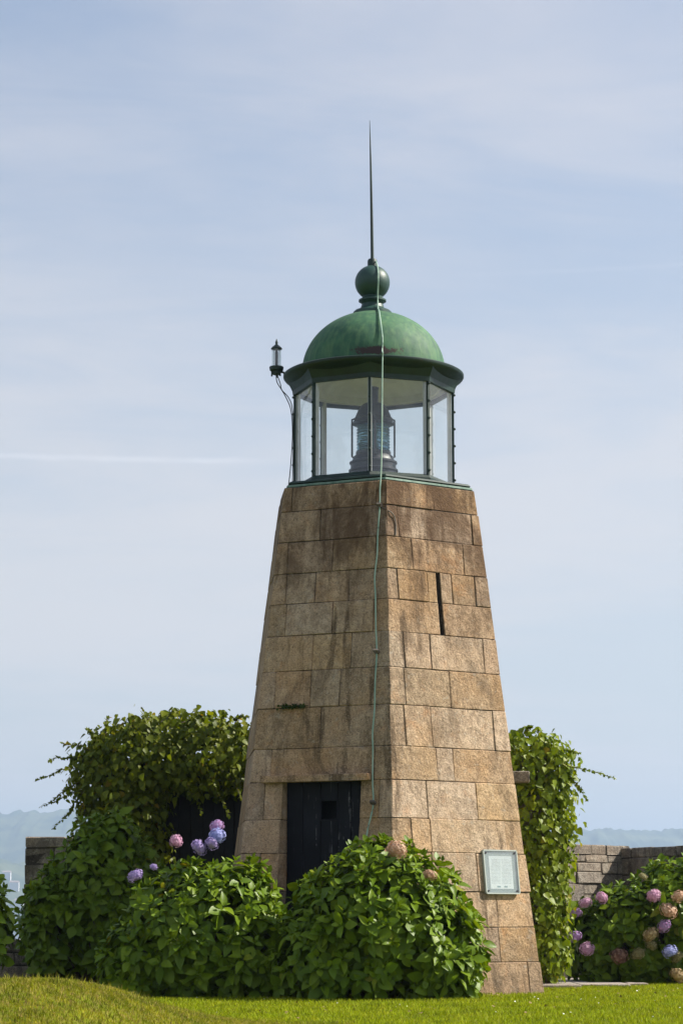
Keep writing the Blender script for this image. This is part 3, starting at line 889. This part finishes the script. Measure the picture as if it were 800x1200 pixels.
# ------------------------------------------------------------------ leaves
def leaf_mesh(name, w=0.30, droop=0.22, fold=0.10, heart=False):
    if heart:
        st = [(0.0, .22), (.10, .42), (.32, .46), (.58, .30), (.80, .15), (1.0, .0)]
    else:
        st = [(0.0, .025), (.10, .13), (.30, w), (.55, w * .97), (.80, w * .55), (1.0, .0)]
    V = []; F = []
    for t, h in st:
        zc = -droop * t * t
        V += [(t, -h, zc + fold * h / w * .9 - .02 * (t > .1)), (t, 0, zc - .02), (t, h, zc + fold * h / w * .9 - .02 * (t > .1))]
    for i in range(len(st) - 1):
        a = i * 3
        F += [(a, a + 1, a + 4, a + 3), (a + 1, a + 2, a + 5, a + 4)] if i < len(st) - 2 else [(a, a + 1, a + 4), (a + 1, a + 2, a + 4)]
    return np.array(V, dtype=float), F


def frames(d, up):
    """columns: leaf axis, side, upper face normal"""
    x = d / np.linalg.norm(d, axis=1, keepdims=True)
    y = np.cross(up, x); y /= np.maximum(np.linalg.norm(y, axis=1, keepdims=True), 1e-6)
    z = np.cross(x, y)
    return np.stack([x, y, z], axis=2)


def merged(name, base, pos, fr, size):
    V0, F0 = base
    n = len(pos); k = len(V0)
    V = np.einsum('nij,kj->nki', fr, V0) * size[:, None, None] + pos[:, None, :]
    q = np.array([f for f in F0 if len(f) == 4]); t = np.array([f for f in F0 if len(f) == 3])
    off = (np.arange(n) * k)[:, None, None]
    Q = (q[None] + off).reshape(-1, 4) if len(q) else None
    T = (t[None] + off).reshape(-1, 3) if len(t) else None
    return mesh_np(name, V.reshape(-1, 3), Q, T, smooth=True)


CAMP = np.array([0, 0, CAM_Z])


def showing(pos, size, n, cell=0.0035):
    """which leaves face open air towards the viewer, largest first"""
    rel = pos - CAMP; dist = np.linalg.norm(rel, axis=1)
    u = rel[:, 0] / rel[:, 1]; v = rel[:, 2] / rel[:, 1]
    key = np.floor(u / cell).astype(int) * 100000 + np.floor(v / cell).astype(int)
    front = {}
    for i in np.argsort(dist):
        front.setdefault(key[i], i)
    idx = np.array(list(front.values()))
    ok = np.abs(u[idx]) < 0.150
    idx = idx[ok]
    return idx[np.argsort(-(size[idx] / dist[idx]))][:n]


def in_tower(p, pad=0.03):
    rel = p[:, :2] - np.array([CX, CY])
    r = (RB + (RT - RB) * np.clip(p[:, 2], 0, 6.1) / 6.08) * COS30 + pad
    ins = np.ones(len(p), bool)
    for f in range(6):
        n = hex_n(f); ins &= rel @ np.array([n.x, n.y]) < r
    return ins


def blob_surface(blobs, density, shrink=1.0, lump=0.16, seed=0, floor=0.05):
    P = []; N = []
    for bi, (c, r) in enumerate(blobs):
        c = np.array(c); r = np.array(r) * shrink
        area = 4 * math.pi * ((r[0] * r[1]) ** 1.6 / 3 + (r[0] * r[2]) ** 1.6 / 3 + (r[1] * r[2]) ** 1.6 / 3) ** (1 / 1.6)
        n = int(area * density)
        d = rng.normal(size=(n, 3)); d /= np.linalg.norm(d, axis=1, keepdims=True)
        lum = np.array([noise.noise(Vector((*(x * 2.3 + seed + bi * 5.1),))) + .5 * noise.noise(Vector((*(x * 5.5 + seed),))) for x in d])
        # squarer than an ellipsoid below, so that the skirt reaches the ground
        p = c + d * r * (1 + lump * lum)[:, None]
        nn = d / r; nn /= np.linalg.norm(nn, axis=1, keepdims=True)
        keep = p[:, 2] > floor
        for bj, (c2, r2) in enumerate(blobs):
            if bj != bi:
                keep &= (((p - np.array(c2)) / (np.array(r2) * shrink * .93)) ** 2).sum(1) > 1
        P.append(p[keep]); N.append(nn[keep])
    return np.concatenate(P), np.concatenate(N)


def rosettes(P, N, size):
    """opposite pairs of leaves round each shoot tip"""
    n = len(P)
    ax = N * .8 + np.array([0, 0, .45]) + rng.normal(scale=.22, size=(n, 3))
    ax /= np.linalg.norm(ax, axis=1, keepdims=True)
    ref = np.where(np.abs(ax[:, 2:3]) < .9, np.array([[0, 0, 1.]]), np.array([[1., 0, 0]]))
    e1 = np.cross(ref, ax); e1 /= np.linalg.norm(e1, axis=1, keepdims=True); e2 = np.cross(ax, e1)
    ph = rng.uniform(0, 2 * math.pi, n)
    pos, dr, up, sz = [], [], [], []
    for j, (tilt, sc, back, cnt) in enumerate(((28, .55, .0, 2), (58, .90, .03, 2), (86, 1.12, .07, 2), (104, 1.05, .13, 2))):
        for k in range(cnt):
            a = ph + math.pi * k + (math.pi / 2) * (j % 2) + rng.normal(scale=.22, size=n)
            ti = np.radians(tilt + rng.normal(scale=9, size=n))
            side = e1 * np.cos(a)[:, None] + e2 * np.sin(a)[:, None]
            d = ax * np.cos(ti)[:, None] + side * np.sin(ti)[:, None]
            d[:, 2] -= .16 * (j > 0)
            u = ax * np.sin(ti)[:, None] - side * np.cos(ti)[:, None] + rng.normal(scale=.16, size=(n, 3))
            pos.append(P - ax * back + side * .012); dr.append(d); up.append(u)
            sz.append(size * sc * rng.uniform(.62, 1.3, n))
    pos = np.concatenate(pos); dr = np.concatenate(dr); up = np.concatenate(up); sz = np.concatenate(sz)
    return pos, frames(dr, up), sz


HYD_BASE = [leaf_mesh('a', .30, .24, .11), leaf_mesh('b', .34, .12, .06), leaf_mesh('c', .27, .34, .15)]
IVY_BASE = [leaf_mesh('i1', .42, .18, .08, True), leaf_mesh('i2', .46, .08, .14, True)]
def base_data(prefix, bases, mat):
    out = []
    for V, F in bases:
        me = mesh_from(prefix, V, F, True); me.materials.append(mat); out.append(me)
    return out
HYD_ME = base_data('hydrangea_leaf', HYD_BASE, M_HYD)
VINE_ME = base_data('ivy_leaf', IVY_BASE, M_VINE)
IVY_ME = base_data('creeper_leaf', IVY_BASE, M_IVY)


def plant_leaves(root, pos, fr, sz, bases, mes, mat, nparts):
    rootw = np.array(root.location)
    keep = ~in_tower(pos + fr[:, :, 0] * (sz * .6)[:, None]) & ~in_tower(pos)
    keep &= pos[:, 2] > 0.02
    pos, fr, sz = pos[keep], fr[keep], sz[keep]
    var = rng.integers(0, len(bases), len(pos))
    part = showing(pos + fr[:, :, 0] * (sz * .5)[:, None], sz, nparts) if nparts else np.array([], int)
    isp = np.zeros(len(pos), bool); isp[part] = True
    for i in part:
        o = bpy.data.objects.new('leaf', mes[var[i]]); C.objects.link(o); o.parent = root
        m = Matrix.Identity(4)
        for a in range(3):
            for b in range(3): m[a][b] = fr[i][a][b] * sz[i]
            m[a][3] = pos[i][a] - rootw[a]
        o.matrix_local = m
    for v, bs in enumerate(bases):
        s = ~isp & (var == v)
        if s.any():
            me = merged('foliage', bs, pos[s] - rootw, fr[s], sz[s])
            o = link('foliage', me, mat, root); o['kind'] = 'stuff'


def flower_mesh(name, seed, flat=0.82):
    r = random.Random(seed); mb = MB()
    mb.sphere((0, 0, 0), .72, 14, 9)
    n = 62
    for i in range(n):
        z = 1 - 1.75 * (i + .5) / n; a = i * 2.39996 + r.uniform(-.1, .1); q = math.sqrt(max(0, 1 - z * z))
        d = Vector((q * math.cos(a), q * math.sin(a), z)); d = (d + Vector((r.uniform(-.06, .06) for _ in range(3)))).normalized()
        e = d.cross(Vector((.3, .2, 1))).normalized(); g = d.cross(e)
        ph = r.uniform(0, 1.57); hgt = r.uniform(.78, 1.05); w = r.uniform(.19, .25)
        for k in range(4):
            b = ph + k * math.pi / 2
            u = e * math.cos(b) + g * math.sin(b); v = e * -math.sin(b) + g * math.cos(b)
            c = d * hgt
            mb.add([c, c + u * w * .55 + v * w * .45 + d * .03, c + u * w * 1.15 + d * r.uniform(-.04, .06), c + u * w * .55 - v * w * .45 + d * .03], [(0, 1, 2, 3)])
    me = bpy.data.meshes.new(name)
    me.from_pydata([(p[0], p[1], p[2] * flat) for p in mb.v], [], mb.f); me.update()
    return me


def flower_mat(name, a, b_, c_):
    m, nt, b = material(name)
    out = nt.n['Material Output']
    g = nt.new('ShaderNodeNewGeometry')
    c = nt.ramp(g.outputs['Random Per Island'], [(0, a), (.5, b_), (1, c_)])
    nt.l.new(c, b.inputs['Base Color']); b.inputs['Roughness'].default_value = .75
    tl = nt.new('ShaderNodeBsdfTranslucent'); nt.l.new(c, tl.inputs[0])
    mx = nt.new('ShaderNodeMixShader', inp={0: .3, 1: b.outputs[0], 2: tl.outputs[0]})
    nt.l.new(mx.outputs[0], out.inputs[0])
    return m


FM = {'pink': flower_mat('pink_petals', (.46, .22, .36), (.58, .33, .48), (.66, .45, .56)),
      'lilac': flower_mat('lilac_petals', (.30, .22, .48), (.42, .33, .62), (.54, .42, .66)),
      'blue': flower_mat('blue_petals', (.20, .22, .50), (.31, .34, .64), (.45, .48, .72)),
      'peach': flower_mat('peach_petals', (.42, .22, .14), (.55, .36, .24), (.62, .46, .34)),
      'tan': flower_mat('dried_tan_petals', (.30, .20, .09), (.42, .31, .16), (.50, .42, .24)),
      'brown': flower_mat('dried_brown_petals', (.12, .055, .04), (.22, .11, .075), (.32, .20, .13)),
      'greenish': flower_mat('dried_green_petals', (.16, .15, .06), (.27, .24, .10), (.36, .33, .17)),
      'mauve': flower_mat('mauve_petals', (.42, .20, .40), (.48, .28, .52), (.42, .36, .62))}
FL_ME = {}
def flower(root, colour, p, r):
    key = (colour, random.randint(0, 1))
    if key not in FL_ME:
        me = flower_mesh('flower_head', hash(key[0]) % 97 + key[1] if False else len(FL_ME) * 7 + 3); me.materials.append(FM[colour]); FL_ME[key] = me
    o = bpy.data.objects.new('flower_head', FL_ME[key]); C.objects.link(o); o.parent = root
    o['label'] = {'pink': 'round pink', 'lilac': 'round lilac', 'blue': 'round blue', 'peach': 'peach-coloured round', 'tan': 'faded tan', 'brown': 'dried brown', 'greenish': 'faded greenish', 'mauve': 'round mauve'}[colour] + ' flower head'
    o.location = Vector(p) - root.location
    o.rotation_euler = (R(random.uniform(15, 50)), R(random.uniform(-20, 20)), random.uniform(0, 6.28))
    o.scale = (r * random.uniform(.85, 1.12), r * random.uniform(.85, 1.12), r * random.uniform(.85, 1.08))


def hydrangea(loc, label, blobs, density, leaf, flowers=(), parts=300, seed=0, lump=.16):
    root = thing('hydrangea_bush', loc, label, 'bush', 'hydrangea bushes round the lighthouse')
    P, N = blob_surface(blobs, density, 1.0, lump, seed)
    P2, N2 = blob_surface(blobs, density * .75, .84, lump, seed)
    P3, N3 = blob_surface(blobs, density * .55, .66, lump, seed)
    pos, fr, sz = rosettes(np.concatenate([P, P2, P3]), np.concatenate([N, N2, N3]), leaf)
    plant_leaves(root, pos, fr, sz, HYD_BASE, HYD_ME, M_HYD, parts)
    # woody stems from the foot of the bush to the shoots
    mb = MB(); sel = rng.choice(len(P2), min(46, len(P2)), replace=False)
    for i in sel:
        c = np.array(blobs[0][0]); b = np.array([loc[0] + random.uniform(-.25, .25), loc[1] + random.uniform(-.2, .2), -.03])
        e = P2[i]; m_ = (b + e) / 2 + np.array([0, 0, .18])
        mb.tube([b, m_, e], [.012, .009, .005], 5)
    st = child('stem', mb.mesh('stem', True), M_STEM, root); st['kind'] = 'stuff'
    for col, p, r in flowers: flower(root, col, p, r)
    return root


hydrangea((.42, 26.6, 0), 'large sunlit hydrangea bush before the front corner of the tower',
          [((.43, 26.6, .74), (.98, .92, .92)), ((-.06, 26.55, .50), (.66, .72, .62)), ((.98, 26.6, .48), (.60, .66, .62)), ((.38, 26.45, 1.35), (.36, .36, .38)), ((1.22, 26.6, .25), (.30, .4, .35))],
          36, .150, [('peach', (.59, 26.12, 1.60), .125), ('peach', (.95, 26.10, 1.33), .085)], seed=1)
hydrangea((-1.5, 27.3, 0), 'shaded hydrangea bush with lilac flowers, left of the plank door',
          [((-1.52, 27.3, .68), (.90, .72, .82)), ((-2.22, 27.3, .42), (.49, .55, .55)), ((-1.0, 27.15, .45), (.51, .6, .64)), ((-1.22, 27.3, 1.05), (.5, .5, .47))],
          36, .150, [('mauve', (-1.41, 27.3, 1.9), .095), ('blue', (-1.40, 27.15, 1.79), .095), ('lilac', (-1.60, 27.1, 1.66), .095), ('lilac', (-1.46, 27.1, 1.70), .085),
                     ('pink', (-1.87, 27.3, 1.735), .09), ('lilac', (-2.30, 27.0, 1.34), .09), ('lilac', (-2.10, 27.05, 1.44), .05)], seed=2)
hydrangea((-3.1, 30.0, 0), 'dark shaded hydrangea bush in front of the low left wall',
          [((-3.07, 30.0, 1.12), (.60, .60, .92)), ((-3.50, 29.9, .78), (.48, .5, .72)), ((-2.62, 30.2, 1.0), (.53, .5, .84)), ((-2.85, 30.0, 1.6), (.42, .42, .62))],
          32, .155, seed=3)
hydrangea((-4.24, 28.0, 0), 'dark hydrangea bush cut off by the left edge of the photo',
          [((-4.28, 28.0, .76), (.48, .5, .72)), ((-4.6, 28.0, .9), (.55, .5, .78))], 32, .155, seed=4)
hydrangea((4.3, 33.2, 0), 'sunlit hydrangea bush full of pink and faded flowers, right of the tower',
          [((4.85, 33.2, .88), (1.0, .85, .86)), ((4.02, 33.2, .70), (.72, .72, .74)), ((3.48, 33.15, .55), (.42, .5, .62)), ((5.5, 33.3, 1.0), (.8, .8, .85))],
          34, .145,
          [('pink', (4.18, 32.45, 1.18), .105), ('peach', (4.50, 32.35, 1.17), .11), ('peach', (4.36, 32.35, .99), .125), ('mauve', (4.30, 32.35, .78), .105), ('tan', (4.12, 32.35, .67), .12),
           ('blue', (4.36, 32.3, .45), .12), ('brown', (3.70, 32.4, .39), .125), ('greenish', (3.95, 32.4, .42), .10), ('tan', (4.44, 32.2, .14), .11), ('greenish', (4.47, 32.4, .38), .10),
           ('pink', (3.51, 32.7, 1.16), .10), ('pink', (3.29, 32.7, 1.09), .09), ('mauve', (3.15, 32.8, .96), .095), ('mauve', (3.13, 32.6, .64), .105), ('pink', (3.28, 32.5, .48), .115),
           ('greenish', (4.13, 32.4, .53), .09), ('greenish', (4.05, 32.5, 1.44), .06)], seed=5)


# ------------------------------------------------------------------ climbing plants
def climber(name, loc, label, cat, blobs, density, leaf, bases, mes, mat, sprays, parts, seed, holes=None):
    root = thing(name, loc, label, cat)
    P, N = blob_surface(blobs, density, 1.0, .20, seed, floor=.12)
    P2, N2 = blob_surface(blobs, density * .8, .86, .20, seed + .5, floor=.12)
    P3, N3 = blob_surface(blobs, density * .6, .68, .20, seed + .5, floor=.12)
    P = np.concatenate([P, P2, P3]); N = np.concatenate([N, N2, N3])
    P = P + rng.normal(scale=.065, size=P.shape)
    if holes is not None:
        k = ~holes(P); P = P[k]; N = N[k]
    n = len(P)
    d = np.stack([rng.normal(scale=.55, size=n), rng.normal(scale=.35, size=n), -np.ones(n) * .9], 1) + N * .35
    up = N + np.array([0, 0, .35]) + rng.normal(scale=.42, size=(n, 3))
    pos, fr, sz = P, frames(d, up), leaf * rng.uniform(.45, 1.3, n)
    sp, sd, su, ss = [], [], [], []
    for pts, lf in sprays:
        c = catmull(pts, 7)
        child('stem', MB().tube(c, [.007 * (1 - .75 * i / len(c)) for i in range(len(c))], 5).mesh('stem', True), M_STEM, root)
        for i in range(2, len(c)):
            for k in range(2):
                tdir = np.array(c[min(i + 1, len(c) - 1)] - c[max(i - 1, 0)]); tdir /= max(np.linalg.norm(tdir), 1e-6)
                sp.append(np.array(c[i])); sd.append(tdir * .5 + rng.normal(scale=.7, size=3)); su.append(np.array([0, -.4, 1]) + rng.normal(scale=.4, size=3))
                ss.append(lf * rng.uniform(.55, 1.15) * (1 - .45 * i / len(c)))
    if sp:
        pos = np.concatenate([pos, np.array(sp)]); fr = np.concatenate([fr, frames(np.array(sd), np.array(su))]); sz = np.concatenate([sz, np.array(ss)])
    plant_leaves(root, pos, fr, sz, bases, mes, mat, parts)
    return root


def V3(*p): return Vector(p)
spr = []
for (x, z, dx, dz, n) in ((-3.40, 2.95, -.55, .10, 4), (-3.45, 2.80, -.62, -.02, 4), (-3.42, 2.65, -.45, -.22, 4), (-3.38, 2.5, -.42, -.45, 4), (-3.35, 2.35, -.28, -.55, 4), (-3.3, 2.55, -.75, -.18, 4),
                         (-3.05, 3.25, -.05, .42, 4), (-3.15, 3.15, -.25, .30, 4), (-2.75, 3.35, .02, .32, 4), (-2.35, 3.42, .22, .30, 4), (-2.5, 3.42, -.12, .30, 4), (-2.1, 3.42, .38, .22, 4), (-1.55, 3.4, .05, .30, 4),
                         (-1.40, 3.4, .25, .22, 4), (-1.8, 3.45, -.1, .16, 4), (-3.3, 3.05, -.42, .22, 4), (-3.35, 2.3, -.12, -.75, 4), (-1.45, 2.75, .25, -.55, 4), (-1.7, 2.7, .3, -.5, 4), (-2.0, 2.6, .2, -.35, 4)):
    dx *= .8; dz *= .85
    pts = [V3(x + dx * t + random.uniform(-.03, .03), 31.35 + random.uniform(-.25, .2), z + dz * t - .10 * t * t + random.uniform(-.02, .02)) for t in np.linspace(0, 1, n)]
    spr.append((pts, .075))
climber('creeper', (-2.9, 31.7, 0), 'large mass of creeper hanging over the dark screen left of the tower', 'climbing plant',
        [((-1.72, 31.75, 3.02), (.72, .55, .46)), ((-2.60, 31.7, 2.98), (.74, .55, .50)), ((-3.12, 31.7, 2.70), (.40, .45, .55)), ((-2.82, 31.65, 1.95), (.50, .45, 1.2)), ((-3.05, 31.6, 1.2), (.44, .45, 1.0)), ((-2.1, 31.8, 3.25), (.8, .4, .30))],
        330, .088, IVY_BASE, IVY_ME, M_IVY, spr, 300, 21)
vs = []
for (x, z, dx, dz) in ((2.95, 2.85, .62, -.10), (2.98, 2.72, .22, -.25), (2.90, 3.05, .22, .02), (2.4, 3.3, .1, .12)):
    vs.append(([V3(x + dx * t, 31.4, z + dz * t - .06 * t * t) for t in np.linspace(0, 1, 4)], .07))
climber('ivy', (2.6, 31.7, 0), 'column of glossy ivy hanging right behind the tower', 'climbing plant',
        [((2.50, 31.7, 2.86), (.50, .42, .44)), ((2.52, 31.68, 2.15), (.50, .42, .85)), ((2.54, 31.68, 1.30), (.40, .40, .80)), ((2.62, 31.65, .55), (.30, .35, .50))],
        400, .090, IVY_BASE, VINE_ME, M_VINE, vs, 300, 33)


# what they climb on
def build_screen():
    t = thing('plank_screen', (-1.9, 32.1, 0), 'dark vertical plank screen under the creeper, left of the tower', 'screen')
    x = -3.2; k = 0
    while x < -.35:
        w = random.uniform(.13, .17)
        d = random.uniform(0, .012)
        child('plank', MB().box((x + .004, 32.08 + d, -.05), (x + w - .004, 32.12 + d, 2.95)).mesh('plank', bevel=.004), M_DARKWOOD, t)
        x += w
    child('back_board', MB().box((-3.2, 32.136, -.05), (-.35, 32.15, 2.94)).mesh('back_board'), M_DARKWOOD, t)
    for z in (.5, 2.4):
        child('rail', MB().box((-3.2, 32.152, z), (-.35, 32.21, z + .10)).mesh('rail', bevel=.004), M_DARKWOOD, t)


build_screen()


def stone_wall(name, a, b, h, th, label, rows, mean, seed, mat=M_WALLSTONE, z0=-.1, coping=True, tag_it=True):
    rr = random.Random(seed)
    a = Vector((*a, 0)); b = Vector((*b, 0)); L = (b - a).length; t = (b - a).normalized(); n = Vector((t.y, -t.x, 0))
    if n.y > 0: n = -n
    root = thing(name, a + Vector((0, 0, z0)), label, 'wall')
    def blk(s0, s1, za, zb, d0, d1):
        q = [a + t * s0 + n * d0, a + t * s1 + n * d0, a + t * s1 + n * d1, a + t * s0 + n * d1]
        return MB().box8([Vector((p.x, p.y, za)) for p in q] + [Vector((p.x, p.y, zb)) for p in q])
    core = child('core', blk(.02, L - .02, z0, h - .03, -.022, -th + .03).mesh('core'), M_MORTAR, root)
    z = z0; hs = []
    while z < h - .16 - .08:
        dz = rows * rr.uniform(.75, 1.3)
        if z + dz > h - .16 - .10: dz = h - .16 - z
        hs.append((z, z + dz)); z += dz
    hs.append((z, h))
    for (za, zb) in hs:
        s = -rr.uniform(0, mean * .5) if False else 0.0
        while s < L - .03:
            w = mean * rr.uniform(.5, 1.6)
            if s + w > L - mean * .35: w = L - s
            if zb - za > rows * 1.05 and rr.random() < .35:
                zm = za + (zb - za) * rr.uniform(.4, .6); pieces = [(za, zm), (zm, zb)]
            else: pieces = [(za, zb)]
            for (u, v) in pieces:
                child('stone', blk(s + .006, s + w - .006, u + .006, v - .006, rr.uniform(-.02, .012), -.2).mesh('stone', bevel=.018, segs=2, jitter=.006), mat, root)
            s += w
    return root


# support of the ivy at the right: a stone pier with a slab sticking out towards the tower
pier = thing('stone_pier', (2.45, 31.75, 0), 'stone pier hidden under the ivy right of the tower', 'pier')
zz = -.1
while zz < 2.9:
    dz = random.uniform(.28, .4)
    child('stone', MB().box((2.2, 31.55, zz + .004), (2.72, 31.95, min(zz + dz, 3.0) - .004)).mesh('stone', bevel=.015, jitter=.004), M_WALLSTONE, pier)
    zz += dz
child('slab', MB().box((1.95, 31.15, 2.62), (2.44, 31.58, 2.77)).mesh('slab', bevel=.012, jitter=.004), M_WALLSTONE, pier, 'grey stone slab end jutting from behind the tower edge')

stone_wall('parapet_wall', (3.05, 36.6), (4.56, 38.1), 2.03, .5, 'sunlit grey stone parapet wall behind the pink hydrangeas', .26, .42, 5)
stone_wall('parapet_wall', (4.36, 38.02), (6.0, 35.2), 1.99, .5, 'shaded return of the stone parapet wall at the right edge', .27, .45, 6)
stone_wall('parapet_wall', (-4.46, 34.0), (-2.2, 34.0), 2.03, .5, 'end of the dark stone parapet wall behind the left bushes', .30, .5, 8)
stone_wall('low_kerb_wall', (-4.9, 30.75), (-2.3, 30.85), .62, .35, 'low stone kerb wall in the shade between the left bushes', .2, .4, 9)

# paving between the tower and the right-hand bush
pv = bpy.data.objects.new('path', None); C.objects.link(pv); pv['kind'] = 'structure'; pv.location = (3, 33.5, 0)
for (x0, x1, y0, y1) in ((2.30, 3.04, 30.9, 32.6), (3.06, 3.72, 31.35, 32.5), (2.2, 2.9, 32.62, 33.9), (2.92, 3.3, 32.55, 33.9), (3.74, 4.0, 31.8, 32.3), (2.0, 2.7, 33.92, 35.2), (2.72, 3.4, 33.92, 35.2)):
    child('slab', MB().box((x0, y0, -.05), (x1, y1, .05)).mesh('slab', bevel=.012, jitter=.004), M_PATH, pv)
stp = thing('stone_step', (3.2, 35.2, 0), 'low pale stone step at the end of the path', 'step')
child('tread', MB().box((2.6, 34.9, .0), (3.75, 35.6, .20)).mesh('tread', bevel=.02, segs=2, jitter=.004), M_PATH, stp)


# ------------------------------------------------------------------ grass
def grass(name, n, xr, yr, h, w, mat, accept, lean=.5):
    x = rng.uniform(*xr, n); y = rng.uniform(*yr, n)
    k = accept(x, y); x, y = x[k], y[k]; n = len(x)
    z = np.array([ground_z(a, b) for a, b in zip(x, y)])
    hh = h * rng.uniform(.45, 1.25, n); a = rng.uniform(0, 2 * math.pi, n); la = rng.uniform(0, 2 * math.pi, n); le = hh * lean * rng.uniform(.1, 1, n)
    B = np.stack([x, y, z - .004], 1); s = np.stack([np.cos(a) * w, np.sin(a) * w, np.zeros(n)], 1)
    T = B + np.stack([np.cos(la) * le, np.sin(la) * le, hh], 1); Mid = B + (T - B) * .55 + np.stack([-np.cos(la) * le * .18, -np.sin(la) * le * .18, hh * .08], 1)
    V = np.stack([B - s, B + s, Mid + s * .75, Mid - s * .75, T], 1).reshape(-1, 3)
    o = np.arange(n)[:, None] * 5
    me = mesh_np(name, V, o + np.array([[0, 1, 2, 3]]), o + np.array([[3, 2, 4]]))
    ob = link(name, me, mat); tag(ob, kind='stuff')
    return ob


def out_tower(x, y): return ~in_tower(np.stack([x, y, np.zeros(len(x))], 1), 0.0)
g1 = grass('lawn_grass', 260000, (-6.2, 7.2), (17.0, 31.4), .040, .0036, M_LAWN, lambda x, y: out_tower(x, y) & (np.abs(x) < y * .215) & ((y > 19.6) | (x > .1)) & ~((x > 2.3) & (x < 3.04) & (y > 30.9)), .9)
tag(g1, 'short mown green lawn in front of the lighthouse', 'grass')
g2 = grass('mound_grass', 150000, (-3.3, .2), (12.0, 20.2), .028, .0026, M_MOUND, lambda x, y: (x > -y * .152) & (x < .1), 1.0)
g4 = grass('tall_grass', 2600, (-3.3, -.6), (13.5, 18.5), .060, .0026, M_MOUND, lambda x, y: (x > -y * .152), .8)
tag(g4, 'sparse taller grass stalks on the mound', 'grass')
tag(g2, 'yellowish rough grass on the mound at the lower left', 'grass')
g3 = grass('lawn_grass', 24000, (2.0, 5.8), (31.2, 36.5), .045, .0045, M_LAWN, lambda x, y: ~((x < 3.72) & (x > 2.2) & (y > 31.5)) & (x < y * .152), .9)
tag(g3, 'strip of lawn beside the path under the pink hydrangeas', 'grass')

# small tuft growing from a joint above the door
tuft = thing('moss_tuft', on_face(5, -.42, 3.33, -.01), 'small green tuft growing from a joint above the door', 'moss')
n = 130
P = np.array([on_face(5, -.42 + .13 * random.gauss(0, .7), 3.335 + abs(random.gauss(0, .016)), -.012 - abs(random.gauss(0, .02))) for _ in range(n)])
d = rng.normal(size=(n, 3)) + np.array([0, -.6, .3]); fr = frames(d, rng.normal(size=(n, 3)) + np.array([0, 0, 1]))
o = link('leaves', merged('leaves', IVY_BASE[0], P - np.array(tuft.location), fr, rng.uniform(.02, .045, n)), M_MOSS, tuft); o['kind'] = 'stuff'

# daisies and clippings scattered over the lawn
def scatter_bits(name, n, size, col, label, cat):
    m, nt, b = material(name); b.inputs['Base Color'].default_value = (*col, 1); b.inputs['Roughness'].default_value = .8
    x = rng.uniform(-3.4, 4.6, n); y = rng.uniform(20.5, 33, n)
    k = out_tower(x, y) & (np.abs(x) < y * .15); x, y = x[k], y[k]; n = len(x)
    P = np.stack([x, y, [ground_z(a, c) + .03 for a, c in zip(x, y)]], 1)
    fr = frames(rng.normal(size=(n, 3)) * np.array([1, 1, .25]), np.array([0, 0, 1.]) + rng.normal(scale=.3, size=(n, 3)))
    o = link(name, merged(name, IVY_BASE[0], P, fr, size * rng.uniform(.6, 1.4, n)), m); tag(o, label, cat, kind='stuff')


scatter_bits('daisies', 110, .018, (.8, .8, .74), 'tiny white daisies dotted over the lawn', 'flowers')
scatter_bits('dry_leaves', 130, .035, (.23, .15, .06), 'small dry brown leaves lying on the lawn', 'leaves')
